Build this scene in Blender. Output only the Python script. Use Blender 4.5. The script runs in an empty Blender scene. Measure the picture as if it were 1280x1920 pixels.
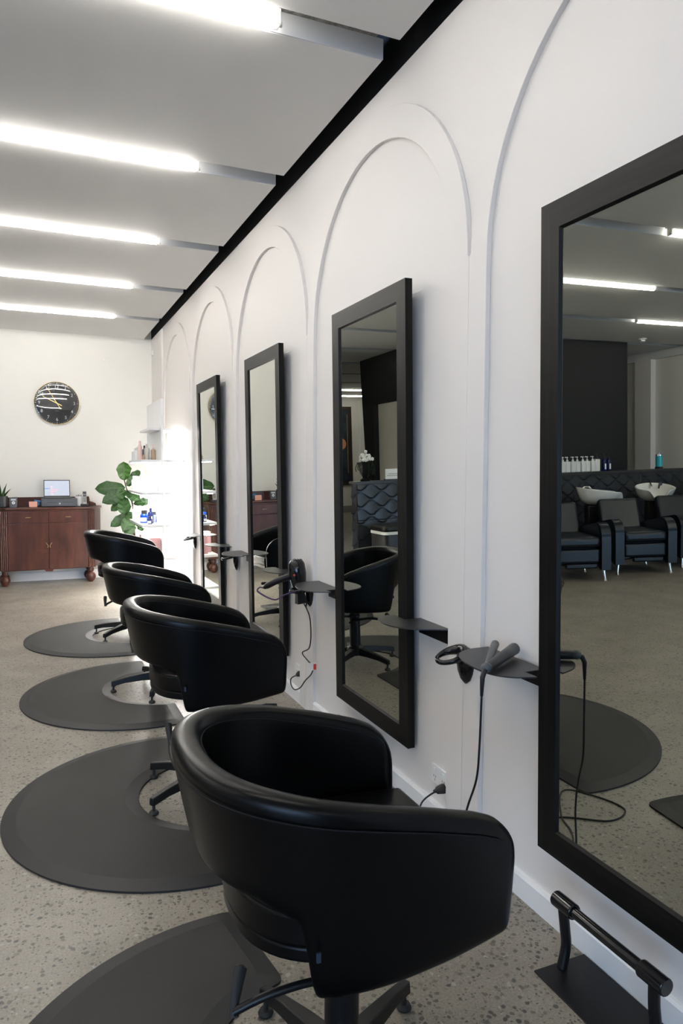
import bpy, bmesh, math, random
import numpy as np
from mathutils import Vector, Matrix, Euler
random.seed(7)
S = bpy.context.scene
C = S.collection
PI = math.pi

# ------------------------------------------------------------------ camera
CAM_X, CAM_H = -1.359, 1.30
YAW, PITCH, ROLL, FPX = 0.405995, 0.0574864, 0.0049243, 1345.896
f = Vector((math.sin(YAW)*math.cos(PITCH), math.cos(YAW)*math.cos(PITCH), -math.sin(PITCH)))
r = Vector((math.cos(YAW), -math.sin(YAW), 0)); u = r.cross(f)
r2 = math.cos(ROLL)*r + math.sin(ROLL)*u
u2 = -math.sin(ROLL)*r + math.cos(ROLL)*u
cam = bpy.data.objects.new('camera', bpy.data.cameras.new('camera'))
C.objects.link(cam)
m = Matrix((r2, u2, -f)).transposed().to_4x4(); m.translation = (CAM_X, 0, CAM_H)
cam.matrix_world = m
cam.data.sensor_fit = 'HORIZONTAL'; cam.data.sensor_width = 36
cam.data.lens = FPX/1280*36
cam.data.clip_start = 0.05; cam.data.clip_end = 200
S.camera = cam

# ------------------------------------------------------------------ light and exposure
TUBE_W = 25.0         # emission strength of the fluorescent tubes
SKY_W = 3.6          # daylight outside the shop window
LED_W = 30.0
EXPOSURE = 1.2
w = bpy.data.worlds.new('world'); S.world = w; w.use_nodes = True
bg = w.node_tree.nodes['Background']
bg.inputs[0].default_value = (0.42, 0.65, 1.0, 1); bg.inputs[1].default_value = SKY_W
S.view_settings.view_transform = 'Standard'; S.view_settings.look = 'None'
S.view_settings.gamma = 1; S.view_settings.exposure = EXPOSURE
S.view_settings.use_curve_mapping = False
# room constants (metres); salon wall with the mirrors is the plane x = 0
H = 2.882; XL = -7.7; Y0 = -4.2; YB = 9.06; YF = 17.0
def portal(loc, rot, sx, sy):
    l = bpy.data.lights.new('window_daylight', 'AREA'); l.shape = 'RECTANGLE'; l.size = sx; l.size_y = sy
    l.cycles.is_portal = True
    o = bpy.data.objects.new('window_daylight', l); C.objects.link(o); o.location = loc; o.rotation_euler = rot
portal((-4.95, Y0-0.02, 1.37), (PI/2, 0, 0), 4.7, 2.4)

# ------------------------------------------------------------------ materials
def mat(name, col, rough=0.5, metal=0.0, spec=0.5, coat=0.0, emit=None, es=0, trans=0, ior=1.45, bump=None, mix=None, alpha=1):
    M = bpy.data.materials.new(name); M.use_nodes = True
    nt = M.node_tree; b = nt.nodes['Principled BSDF']
    b.inputs['Base Color'].default_value = (*col, 1); b.inputs['Roughness'].default_value = rough
    b.inputs['Metallic'].default_value = metal; b.inputs['Specular IOR Level'].default_value = spec
    b.inputs['Coat Weight'].default_value = coat; b.inputs['Coat Roughness'].default_value = 0.08
    b.inputs['Transmission Weight'].default_value = trans; b.inputs['IOR'].default_value = ior
    b.inputs['Alpha'].default_value = alpha
    if emit: b.inputs['Emission Color'].default_value = (*emit, 1); b.inputs['Emission Strength'].default_value = es
    if mix or bump:
        tc = nt.nodes.new('ShaderNodeTexCoord')
    if mix:   # (col2, scale vec, detail, lo, hi)
        mp = nt.nodes.new('ShaderNodeMapping'); mp.inputs['Scale'].default_value = mix[1]
        nt.links.new(tc.outputs['Object'], mp.inputs[0])
        n = nt.nodes.new('ShaderNodeTexNoise'); n.inputs['Scale'].default_value = 1; n.inputs['Detail'].default_value = mix[2]
        nt.links.new(mp.outputs[0], n.inputs['Vector'])
        cr = nt.nodes.new('ShaderNodeValToRGB'); cr.color_ramp.elements[0].position = mix[3]; cr.color_ramp.elements[1].position = mix[4]
        cr.color_ramp.elements[0].color = (*col, 1); cr.color_ramp.elements[1].color = (*mix[0], 1)
        nt.links.new(n.outputs[0], cr.inputs[0]); nt.links.new(cr.outputs[0], b.inputs['Base Color'])
    if bump:  # (scale, strength, distance)
        n2 = nt.nodes.new('ShaderNodeTexNoise'); n2.inputs['Scale'].default_value = bump[0]; n2.inputs['Detail'].default_value = 4
        nt.links.new(tc.outputs['Object'], n2.inputs['Vector'])
        bp = nt.nodes.new('ShaderNodeBump'); bp.inputs['Strength'].default_value = bump[1]; bp.inputs['Distance'].default_value = bump[2]
        nt.links.new(n2.outputs[0], bp.inputs['Height']); nt.links.new(bp.outputs[0], b.inputs['Normal'])
    return M

def floor_mat():
    M = bpy.data.materials.new('polished_aggregate_concrete'); M.use_nodes = True
    nt = M.node_tree; N = nt.nodes; L = nt.links; b = N['Principled BSDF']
    tc = N.new('ShaderNodeTexCoord')
    def noise(s, d, dist=0):
        n = N.new('ShaderNodeTexNoise'); n.inputs['Scale'].default_value = s; n.inputs['Detail'].default_value = d
        n.inputs['Distortion'].default_value = dist; L.new(tc.outputs['Object'], n.inputs['Vector']); return n
    def ramp(src, stops):
        c = N.new('ShaderNodeValToRGB'); e = c.color_ramp.elements
        while len(e) < len(stops): e.new(0.5)
        for i, (p, col) in enumerate(stops): e[i].position = p; e[i].color = (*col, 1)
        L.new(src, c.inputs[0]); return c
    def mixc(fac, a, bb, mode='MIX'):
        x = N.new('ShaderNodeMix'); x.data_type = 'RGBA'; x.blend_type = mode
        if isinstance(fac, float): x.inputs['Factor'].default_value = fac
        else: L.new(fac, x.inputs['Factor'])
        L.new(a, x.inputs['A']); L.new(bb, x.inputs['B']); return x.outputs['Result']
    wob = noise(45, 3)
    def stones(scale, thr, seed):
        mp = N.new('ShaderNodeMapping'); mp.inputs['Location'].default_value = (seed, seed*2.3, 0)
        add = N.new('ShaderNodeVectorMath'); add.operation = 'MULTIPLY_ADD'
        L.new(wob.outputs['Color'], add.inputs[0]); add.inputs[1].default_value = (0.012, 0.012, 0.0)
        L.new(tc.outputs['Object'], add.inputs[2]); L.new(add.outputs[0], mp.inputs[0])
        v = N.new('ShaderNodeTexVoronoi'); v.inputs['Scale'].default_value = scale; v.inputs['Randomness'].default_value = 1
        L.new(mp.outputs[0], v.inputs['Vector'])
        mr = N.new('ShaderNodeMapRange'); mr.inputs['From Min'].default_value = thr; mr.inputs['From Max'].default_value = thr-0.10
        L.new(v.outputs['Distance'], mr.inputs[0])
        return v, mr
    cement = ramp(noise(3.0, 6).outputs[0], [(0.3, (0.235, 0.210, 0.172)), (0.7, (0.325, 0.292, 0.243))]).outputs[0]
    fine = ramp(noise(160, 3).outputs[0], [(0.38, (0.55, 0.55, 0.55)), (0.6, (1.0, 1.0, 1.0))]).outputs[0]
    base = mixc(0.55, cement, fine, 'MULTIPLY')
    for sc, th, sd, keep in ((54, 0.38, 0.0, 0.42), (100, 0.34, 3.1, 0.42), (32, 0.27, 7.7, 0.50)):
        v, mr = stones(sc, th, sd)
        sepc = N.new('ShaderNodeSeparateColor'); L.new(v.outputs['Color'], sepc.inputs[0])
        gt = N.new('ShaderNodeMath'); gt.operation = 'GREATER_THAN'; gt.inputs[1].default_value = keep
        L.new(sepc.outputs[0], gt.inputs[0])
        mm = N.new('ShaderNodeMath'); mm.operation = 'MULTIPLY'; L.new(gt.outputs[0], mm.inputs[0]); L.new(mr.outputs[0], mm.inputs[1])
        col = ramp(sepc.outputs[1], [(0.0, (0.05, 0.048, 0.043)), (0.35, (0.095, 0.088, 0.075)), (0.6, (0.13, 0.10, 0.075)), (0.8, (0.17, 0.16, 0.14)), (1.0, (0.36, 0.34, 0.30))]).outputs[0]
        base = mixc(mm.outputs[0], base, col)
    L.new(base, b.inputs['Base Color'])
    rr = ramp(noise(5, 4).outputs[0], [(0.3, (0.30,)*3), (0.7, (0.42,)*3)]); L.new(rr.outputs[0], b.inputs['Roughness'])
    b.inputs['Specular IOR Level'].default_value = 0.5
    return M

M_floor = floor_mat()
M_wall = mat('warm_white_wall_paint', (0.80, 0.765, 0.735), 0.55, bump=(240, 0.05, 0.002))
M_wallc = mat('cream_wall_paint', (0.78, 0.76, 0.71), 0.6, bump=(200, 0.05, 0.002))
M_ceil = mat('ceiling_panel_paint', (0.75, 0.75, 0.745), 0.6, bump=(300, 0.06, 0.002))
M_slot = mat('slot_grey_paint', (0.60, 0.62, 0.65), 0.6)
M_slotr = mat('rough_concrete_soffit', (0.30, 0.29, 0.27), 0.9, mix=((0.15, 0.15, 0.14), (60, 60, 60), 3, 0.35, 0.65))
M_void = mat('black_gap_paint', (0.006, 0.006, 0.007), 0.7)
M_gloss_white = mat('white_gloss_board', (0.86, 0.86, 0.86), 0.3)
M_tube = mat('fluorescent_tube_glow', (1, 1, 1), 0.5, emit=(1.0, 0.955, 0.89), es=TUBE_W)
M_white = mat('white_plastic', (0.82, 0.82, 0.80), 0.4)
M_steel = mat('steel', (0.55, 0.55, 0.55), 0.3, metal=1)
M_chrome = mat('chrome', (0.8, 0.8, 0.8), 0.08, metal=1)
M_gold = mat('brushed_gold', (0.83, 0.62, 0.27), 0.25, metal=1)
M_leather = mat('black_leather', (0.0012, 0.0014, 0.0018), 0.30, spec=0.24, bump=(420, 0.12, 0.001))
M_rim = mat('black_leather_rim', (0.004, 0.004, 0.005), 0.40, spec=0.4, bump=(420, 0.12, 0.001))
M_stitch = mat('stitching_thread', (0.008, 0.009, 0.011), 0.6, spec=0.2)
M_tag = mat('blue_grey_fabric', (0.02, 0.035, 0.06), 0.7)
M_wash = mat('glossy_black_vinyl', (0.004, 0.008, 0.015), 0.32, spec=0.6)
M_blackmetal = mat('black_powder_coat', (0.006, 0.006, 0.007), 0.38, spec=0.4)
M_blackgloss = mat('glossy_black_plastic', (0.008, 0.008, 0.009), 0.12)
M_rubber = mat('black_rubber', (0.02, 0.02, 0.02), 0.6)
M_mat = mat('charcoal_foam_mat', (0.021, 0.020, 0.019), 0.62, bump=(500, 0.3, 0.001), mix=((0.031, 0.0295, 0.028), (3, 3, 3), 5, 0.4, 0.75))
M_matedge = mat('charcoal_foam_mat_border_shaded', (0.016, 0.016, 0.017), 0.5)  # darker than the mat top: shade of the slope put into the colour
M_frame = mat('black_stained_wood', (0.003, 0.003, 0.003), 0.45, spec=0.22, mix=((0.010, 0.0095, 0.009), (60, 60, 3), 4, 0.45, 0.7))
M_frameh = mat('black_stained_wood_across', (0.003, 0.003, 0.003), 0.45, spec=0.22, mix=((0.010, 0.0095, 0.009), (60, 3, 60), 4, 0.45, 0.7))
M_mirror = mat('mirror_silver', (0.54, 0.56, 0.51), 0.0, metal=1)
M_shelf = mat('dark_grey_steel_plate', (0.05, 0.05, 0.052), 0.38, metal=0.6)
M_cable = mat('black_cable', (0.01, 0.01, 0.01), 0.45)
M_wood = mat('mahogany', (0.042, 0.013, 0.008), 0.32, mix=((0.088, 0.029, 0.018), (14, 14, 3), 6, 0.35, 0.7))
M_woodd = mat('mahogany_dark', (0.055, 0.017, 0.010), 0.3, mix=((0.10, 0.035, 0.02), (6, 6, 20), 6, 0.35, 0.7))
M_brass = mat('aged_brass', (0.33, 0.22, 0.12), 0.4, metal=0.8)
M_leaf = mat('fig_leaf_green', (0.008, 0.028, 0.006), 0.45, spec=0.3, mix=((0.016, 0.05, 0.009), (5, 5, 5), 3, 0.35, 0.7))
M_leaf2 = mat('young_leaf_green', (0.03, 0.085, 0.010), 0.45, spec=0.3, mix=((0.018, 0.055, 0.008), (5, 5, 5), 3, 0.35, 0.7))
M_vein = mat('leaf_vein', (0.05, 0.10, 0.03), 0.5)
M_stem = mat('brown_stem', (0.03, 0.018, 0.012), 0.7)
M_grey = mat('grey_enamel', (0.085, 0.09, 0.10), 0.45)
M_dark = mat('dark_plastic', (0.03, 0.03, 0.033), 0.35)
M_pink = mat('salmon_card', (0.75, 0.38, 0.28), 0.6)
M_pinkbottle = mat('pale_pink_plastic', (0.80, 0.58, 0.52), 0.35)
M_rose = mat('dusty_rose_card', (0.48, 0.27, 0.28), 0.5)
M_blueobj = mat('blue_plastic', (0.05, 0.25, 0.55), 0.4)
M_cobalt = mat('cobalt_blue_glass', (0.01, 0.06, 0.45), 0.15)
M_navy = mat('navy_bottle', (0.008, 0.014, 0.10), 0.2)
M_lilac = mat('lilac_glass', (0.30, 0.32, 0.68), 0.2)
M_tan = mat('tan_plastic', (0.42, 0.29, 0.20), 0.4)
M_stone = mat('stone_grey_plastic', (0.55, 0.53, 0.49), 0.4)
M_clear = mat('pale_clear_plastic', (0.74, 0.82, 0.86), 0.15, trans=0.35)
M_screen = mat('laptop_screen', (0.05, 0.05, 0.06), 0.3, emit=(0.72, 0.80, 0.95), es=0.33)
M_screend = mat('screen_ink', (0.15, 0.2, 0.35), 0.5, emit=(0.30, 0.38, 0.62), es=0.25)
M_screenr = mat('screen_pink', (0.6, 0.3, 0.4), 0.5, emit=(0.85, 0.52, 0.60), es=0.28)
M_ink = mat('white_print', (0.8, 0.8, 0.8), 0.5)
M_inkd = mat('grey_print', (0.25, 0.25, 0.27), 0.5)
M_clockface = mat('black_clock_dial', (0.012, 0.012, 0.013), 0.3)
M_glass = mat('clear_glass', (1, 1, 1), 0.0, trans=1, ior=1.45)
M_led = mat('led_strip_glow', (1, 1, 1), 0.5, emit=(1, 0.99, 0.96), es=LED_W)
M_tile = mat('blue_black_wave_tile', (0.020, 0.024, 0.032), 0.30, spec=0.6)
M_hood = mat('matt_black_wall_paint', (0.014, 0.014, 0.015), 0.75, bump=(25, 0.3, 0.01))
M_ledge = mat('charcoal_stone_ledge', (0.04, 0.04, 0.043), 0.35)
M_basin = mat('white_ceramic', (0.82, 0.82, 0.80), 0.12)
M_teal = mat('turquoise_liquid', (0.02, 0.42, 0.48), 0.15)
M_skirt = mat('grey_skirting', (0.25, 0.24, 0.22), 0.5)
M_door = mat('pale_grey_door', (0.62, 0.60, 0.54), 0.5)
M_red = mat('red_print', (0.7, 0.05, 0.04), 0.4)
M_purple = mat('purple_cable', (0.05, 0.02, 0.09), 0.35)
M_canvas = mat('dark_painting', (0.010, 0.016, 0.022), 0.6, mix=((0.03, 0.05, 0.07), (4, 4, 4), 4, 0.4, 0.7))
M_peach = mat('peach_paint', (0.60, 0.28, 0.15), 0.6)
M_brownframe = mat('dark_brown_frame', (0.035, 0.018, 0.010), 0.4)
M_flower = mat('white_petals', (0.85, 0.85, 0.82), 0.5)
M_outside = mat('pavement', (0.35, 0.35, 0.36), 0.8)
M_alu = mat('window_frame_paint', (0.03, 0.03, 0.03), 0.4)

# ------------------------------------------------------------------ mesh helpers
class MB:
    def __init__(s): s.v = []; s.f = []
    def add(s, v, fc):
        n = len(s.v); s.v += [tuple(p) for p in v]; s.f += [tuple(i+n for i in q) for q in fc]; return s
    def box(s, x0, x1, y0, y1, z0, z1):
        v = [(x, y, z) for z in (z0, z1) for y in (y0, y1) for x in (x0, x1)]
        return s.add(v, [(0, 2, 3, 1), (4, 5, 7, 6), (0, 1, 5, 4), (2, 6, 7, 3), (0, 4, 6, 2), (1, 3, 7, 5)])
    def prism(s, poly, z0, z1, axis=2):
        n = len(poly)
        def P(a, b, z): return (a, b, z) if axis == 2 else ((z, a, b) if axis == 0 else (a, z, b))
        v = [P(a, b, z0) for a, b in poly] + [P(a, b, z1) for a, b in poly]
        fc = [tuple(range(n))[::-1], tuple(range(n, 2*n))] + [(i, (i+1) % n, (i+1) % n+n, i+n) for i in range(n)]
        return s.add(v, fc)
    def tube(s, pts, rad, n=8, cap=True):
        pts = [Vector(p) for p in pts]; m_ = len(pts)
        rr = rad if isinstance(rad, (list, tuple)) else [rad]*m_
        t = (pts[1]-pts[0]).normalized(); a = t.orthogonal().normalized(); v = []
        for i, p in enumerate(pts):
            t2 = (pts[min(i+1, m_-1)]-pts[max(i-1, 0)]).normalized()
            a = (a - a.dot(t2)*t2); a = a.normalized() if a.length > 1e-6 else t2.orthogonal().normalized()
            b = t2.cross(a)
            v += [tuple(p + rr[i]*(math.cos(2*PI*k/n)*a + math.sin(2*PI*k/n)*b)) for k in range(n)]
        fc = [(i*n+k, i*n+(k+1) % n, (i+1)*n+(k+1) % n, (i+1)*n+k) for i in range(m_-1) for k in range(n)]
        if cap: fc += [tuple(range(n))[::-1], tuple(range((m_-1)*n, m_*n))]
        return s.add(v, fc)
    def lathe(s, prof, c=(0, 0, 0), n=24, sx=1, sy=1):
        v = []
        for (rad, z) in prof: v += [(c[0]+sx*rad*math.cos(2*PI*k/n), c[1]+sy*rad*math.sin(2*PI*k/n), c[2]+z) for k in range(n)]
        m_ = len(prof)
        fc = [(i*n+k, i*n+(k+1) % n, (i+1)*n+(k+1) % n, (i+1)*n+k) for i in range(m_-1) for k in range(n)]
        fc += [tuple(range(n))[::-1], tuple(range((m_-1)*n, m_*n))]
        return s.add(v, fc)
    def ball(s, c, rx, ry=None, rz=None, n=12):
        ry = ry or rx; rz = rz or rx
        prof = [(max(1e-4, math.sin(PI*i/n)), -math.cos(PI*i/n)) for i in range(n+1)]
        v = []; k2 = n*2
        for (a, z) in prof: v += [(c[0]+rx*a*math.cos(2*PI*k/k2), c[1]+ry*a*math.sin(2*PI*k/k2), c[2]+rz*z) for k in range(k2)]
        fc = [(i*k2+k, i*k2+(k+1) % k2, (i+1)*k2+(k+1) % k2, (i+1)*k2+k) for i in range(n) for k in range(k2)]
        return s.add(v, fc)
    def xf(s, M_): s.v = [tuple(M_ @ Vector(p)) for p in s.v]; return s
    def build(s, name, material, parent=None, smooth=False, bevel=0, seg=2, sub=0, angle=0.6):
        me = bpy.data.meshes.new(name); me.from_pydata(s.v, [], s.f); me.validate(); me.update()
        bm = bmesh.new(); bm.from_mesh(me); bmesh.ops.recalc_face_normals(bm, faces=bm.faces); bm.to_mesh(me); bm.free()
        me.materials.append(material)
        o = bpy.data.objects.new(name, me); C.objects.link(o)
        if parent: o.parent = parent
        if smooth or bevel:
            for p in me.polygons: p.use_smooth = True
            if not sub: me.set_sharp_from_angle(angle=angle if not bevel else 0.9)
        if bevel:
            b = o.modifiers.new('bevel', 'BEVEL'); b.width = bevel; b.segments = seg; b.limit_method = 'ANGLE'; b.angle_limit = 0.6
        if sub:
            b = o.modifiers.new('sub', 'SUBSURF'); b.levels = sub; b.render_levels = sub
        return o

def spline(pts, k=8):
    P = [Vector(p) for p in pts]; out = []
    for i in range(len(P)-1):
        a, b, c, d = P[max(i-1, 0)], P[i], P[i+1], P[min(i+2, len(P)-1)]
        for j in range(k):
            t = j/k
            out.append(0.5*((2*b)+(c-a)*t+(2*a-5*b+4*c-d)*t*t+(3*b-a-3*c+d)*t**3))
    return out+[P[-1]]

def tag(o, label, cat, group=None, kind=None):
    o['label'] = label; o['category'] = cat
    if group: o['group'] = group
    if kind: o['kind'] = kind
    return o
def thing(name, loc, label, cat, group=None, rz=0):
    o = bpy.data.objects.new(name, None); o.empty_display_size = 0.1; C.objects.link(o)
    o.location = loc; o.rotation_euler = (0, 0, rz)
    return tag(o, label, cat, group)
def struct(name, mb, material, label, cat='wall', parent=None, **k):
    o = mb.build(name, material, parent, **k)
    if not parent: o['kind'] = 'structure'; o['label'] = label; o['category'] = cat
    return o
def copy_tree(o, parent=None):
    c = o.copy(); C.objects.link(c)
    if parent: c.parent = parent; c.matrix_parent_inverse = o.matrix_parent_inverse
    for ch in list(o.children): copy_tree(ch, c)
    return c

# ------------------------------------------------------------------ room shell
struct('floor', MB().box(XL-0.3, 0.0, Y0-0.1, YF+0.1, -0.12, 0.0), M_floor, 'polished concrete floor with exposed grey and brown stones', 'floor')
struct('wall_right', MB().box(0.0, 0.15, Y0, YB+0.15, -0.02, H), M_wall, 'warm white wall with raised arches and tall black mirrors', 'wall')
# raised arches: pilasters and bands stand 18 mm proud of the wall
PER = 1.535; AC = 2.828; RI = 0.667; RO = 0.758; ZS = 1.99; TH = 0.018
def arch(k):
    yc = AC + PER*k; n = 40; poly = []
    hw = PER/2-0.0006
    ro = RO
    outer = [(yc+hw, 0.0), (yc+hw, ZS+0.02)] + [(yc+ro*math.cos(a), ZS+0.03+ro*math.sin(a)) for a in [PI*i/n for i in range(0, n+1)]] + [(yc-hw, ZS+0.02), (yc-hw, 0.0)]
    inner = [(yc-RI, 0.0)] + [(yc+RI*math.cos(a), ZS+RI*math.sin(a)) for a in [PI-PI*i/n for i in range(n+1)]] + [(yc+RI, 0.0)]
    # build as strip between matching outlines
    no = [(yc+hw, 0.0), (yc+hw, ZS+0.02)]+[(yc+ro*math.cos(PI*i/n), ZS+0.03+ro*math.sin(PI*i/n)) for i in range(n+1)]+[(yc-hw, ZS+0.02), (yc-hw, 0.0)]
    ni = [(yc+RI, 0.0), (yc+RI, ZS-0.001)]+[(yc+RI*math.cos(PI*i/n), ZS+RI*math.sin(PI*i/n)) for i in range(n+1)]+[(yc-RI, ZS-0.001), (yc-RI, 0.0)]
    mb = MB(); m_ = len(no)
    v = []
    for x in (-TH, 0.0):
        v += [(x, a, b) for a, b in no]+[(x, a, b) for a, b in ni]
    fc = []
    for i in range(m_-1):
        fc.append((i, i+1, m_+i+1, m_+i)); fc.append((2*m_+i, 3*m_+i, 3*m_+i+1, 2*m_+i+1))
        fc.append((i, 2*m_+i, 2*m_+i+1, i+1)); fc.append((m_+i, m_+i+1, 3*m_+i+1, 3*m_+i))
    fc += [(0, m_, 3*m_, 2*m_), (m_-1, 3*m_-1, 4*m_-1, 2*m_-1)]
    mb.add(v, fc); return mb
nth = {-1: 'behind the nearest mirror', 0: 'around the second mirror from the camera', 1: 'around the third mirror', 2: 'around the farthest mirror', 3: 'behind the lit product shelves'}
tn = 1
for k in range(-4, 4):
    lab = 'raised white arch moulding on the wall '+nth.get(k, 'near the shop window, bay %s' % {-4: 'beside the glass', -3: 'after the first', -2: 'after the second'}.get(k, ''))
    struct('trim_%d' % tn, arch(k), M_wall, lab, 'trim', bevel=0.0015); tn += 1
yl = AC + PER*3 + PER/2
struct('trim_%d' % tn, MB().box(-TH, 0, yl, yl+0.11, 0, H-0.02), M_wall, 'raised white upright board at the far end of the arched wall', 'trim'); tn += 1
for k in range(-4, 4):
    yc = AC+PER*k
    mb = MB().prism([(0, 0), (-0.0165, 0), (-0.0165, 0.066), (-0.011, 0.074), (0, 0.074)], yc-RI+0.0005, yc+RI-0.0005, axis=1)
    struct('baseboard_right_%d' % (k+5), mb, M_gloss_white, 'white skirting board inside the arch %s' % nth.get(k, 'toward the shop window, bay %d' % (k+5)), 'baseboard')
# black gap between ceiling panels and wall
G = 0.088
mb = MB().box(0.0, 0.15, Y0, YB, H, 3.35)
struct('wall_right_upper', mb, M_void, 'black recess wall above the white arched wall', 'wall')
mb = MB().box(-0.6, 0.0, Y0, YB, 3.25, 3.35)
struct('trim_gap', mb, M_void, 'black void above the slot beside the ceiling', 'trim')
# ceiling panels and slots
P0 = 2.434; PP = 1.3325; SW = 0.143; D = 0.078
for k in range(-5, 11):
    ya = P0 + PP*(k-1) + SW; yb = P0 + PP*k
    ya = max(ya, Y0)
    if yb < Y0: continue
    yb = min(yb, YF)
    mb = MB()
    xr = -G if yb <= YB+0.05 else (-2.55 if ya > YB else -G)
    if ya < YB < yb:
        mb.box(XL, -G, ya, YB, H, H+D); mb.box(XL, -2.4, YB, yb, H, H+D)
    else:
        mb.box(XL, xr, ya, yb, H, H+D)
    struct('ceiling_%d' % (k+6), mb, M_ceil, 'grey white ceiling panel, strip %d from the shop window' % (k+6), 'ceiling', bevel=0.003)
    # rear fascia of the slot (blue grey upstand on the far side of the gap)
struct('ceiling', MB().box(XL-0.2, -G-0.03, Y0, YF, H+D, H+D+0.12), M_slotr, 'rough grey concrete soffit seen inside the ceiling slots', 'ceiling')
for k in range(-5, 11):
    yb = P0+PP*k+SW
    if yb < Y0+0.1 or yb > YF-0.2: continue
    xr = -G if yb < YB else -2.55
    struct('trim_slot_%d' % (k+6), MB().box(XL, xr-0.0005, yb-0.006, yb, H+0.001, H+D), M_slot, 'grey upstand along ceiling slot %d from the shop window' % (k+6), 'trim')
# far wall block with the clock
struct('wall_back', MB().box(-2.45, 0.15, YB, YB+0.15, -0.02, H+0.5), M_wallc, 'cream wall with the clock above the sideboard', 'wall')
struct('wall_back_return', MB().box(-2.45, -2.3, YB+0.15, YF, -0.02, H+0.5), M_wallc, 'cream return wall behind the clock wall', 'wall')
struct('baseboard_back', MB().prism([(YB, 0), (YB-0.014, 0), (YB-0.014, 0.09), (YB-0.008, 0.10), (YB, 0.10)], -2.45, -0.001, axis=0), M_gloss_white, 'white skirting board below the clock wall', 'baseboard')
struct('wall_far', MB().box(XL-0.2, -2.3, YF, YF+0.15, -0.02, H+0.5), M_wallc, 'pale far wall with the framed painting', 'wall')
struct('baseboard_far', MB().box(XL, -2.45, YF-0.015, YF, 0, 0.17), M_skirt, 'grey skirting board of the far wall', 'baseboard')
struct('wall_left', MB().box(XL-0.15, XL, Y0, YF, -0.02, H+0.5), M_wallc, 'pale wall on the left side of the salon', 'wall')
struct('trim_20', MB().box(XL, XL+0.10, 8.40, 8.72, 0, H-0.12), M_wall, 'pale pilaster on the left wall beyond the wash chairs', 'trim')
struct('trim_21', MB().box(XL, XL+0.06, Y0, YF, H-0.12, H), M_ceil, 'pale cornice strip along the left wall', 'trim')
# unseen shop front behind the camera, guessed to give the blue daylight
FX = -2.6
mb = MB()
mb.box(XL, FX, Y0-0.15, Y0, 0, 0.12); mb.box(XL, FX, Y0-0.15, Y0, 2.62, H+0.5); mb.box(XL, XL+0.35, Y0-0.15, Y0, 0.12, 2.62)
struct('wall_front', mb, M_wallc, 'shop front wall around the large windows', 'wall')
struct('wall_front_side', MB().box(FX, 0.0, Y0-0.15, Y0, 0, H+0.5), M_hood, 'unseen wall beside the shop windows, made black to keep chair reflections dark', 'wall')  # guessed wall, its black chosen for dark reflections in the chair leather
for i in range(3):
    x0 = XL+0.35 + i*(4.75/3); x1 = x0+4.75/3
    mb = MB()
    mb.box(x0, x0+0.05, Y0-0.1, Y0-0.04, 0.12, 2.62); mb.box(x1-0.05, x1, Y0-0.1, Y0-0.04, 0.12, 2.62)
    mb.box(x0+0.05, x1-0.05, Y0-0.1, Y0-0.04, 0.12, 0.17); mb.box(x0+0.05, x1-0.05, Y0-0.1, Y0-0.04, 2.57, 2.62)
    struct('window_%d' % (i+1), mb, M_alu, 'tall black framed shop window, %s from the black wall' % ['third', 'second', 'first'][i], 'window')
struct('floor_outside', MB().box(-20, 12, -22, Y0-0.15, -0.14, -0.03), M_outside, 'grey pavement outside the shop window', 'ground')

# ------------------------------------------------------------------ fluorescent lights in the slots
def batten(x1, x0, yk, label):
    L = abs(x1-x0); o = thing('tube_light', (x1, yk, H-0.010), label, 'ceiling light', 'fluorescent tubes in the ceiling slots')
    MB().box(-L, 0.012, 0.016, 0.046, 0.050, D+0.009).build('batten', M_white, o, bevel=0.003)
    mb = MB().tube([(-0.012, 0, 0), (-L+0.012, 0, 0)], 0.013, 16); mb.build('tube', M_tube, o, smooth=True)
    for xx in (0.0, -L):
        sgn = 1 if xx == 0 else -1
        h = MB().box(xx-0.010, xx+0.010, -0.014, 0.03, -0.004, 0.05).build('lamp_holder', M_white, o, bevel=0.003)
        MB().tube([(xx+sgn*0.010, 0, 0.002), (xx+sgn*0.016, 0, 0.002)], 0.009, 10).build('end_cap', M_steel, h)
    return o
A3 = [(-0.54, -2.04), (-2.99, -4.49), (-5.40, -6.90)]
rows = {-4: A3, -1: A3, 0: [(-0.536, -2.04), (-2.99, -4.49), (-5.4, -6.9)], 1: [(-0.54, -2.04), (-2.99, -4.49), (-5.40, -6.90)], 2: [(-0.53, -2.03), (-2.75, -4.25)], 3: [(-0.537, -2.04), (-5.39, -6.89)], 4: [(-0.545, -2.045)], 9: [(-5.0, -6.5)], 10: [(-5.0, -6.5)]}  # the row behind the camera is unseen, added for its light
near = {-4: 'added for light behind the camera near the window', -3: 'second slot in from the shop window', -2: 'third slot in from the shop window', -1: 'above the nearest mirror', 0: 'in the nearest ceiling slot in the photo', 1: 'in the second visible ceiling slot', 2: 'in the third visible ceiling slot', 3: 'in the fourth visible ceiling slot', 4: 'in the last slot before the clock wall', 9: 'in the back room, nearer slot', 10: 'in the back room, slot by the far wall'}
for k, L in rows.items():
    for j, (a, b) in enumerate(L):
        batten(a, b, P0+PP*k+0.074, 'lit fluorescent tube %s, %s' % (near[k], ['mirror wall end', 'middle of the slot', 'left wall end'][j]))

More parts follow.
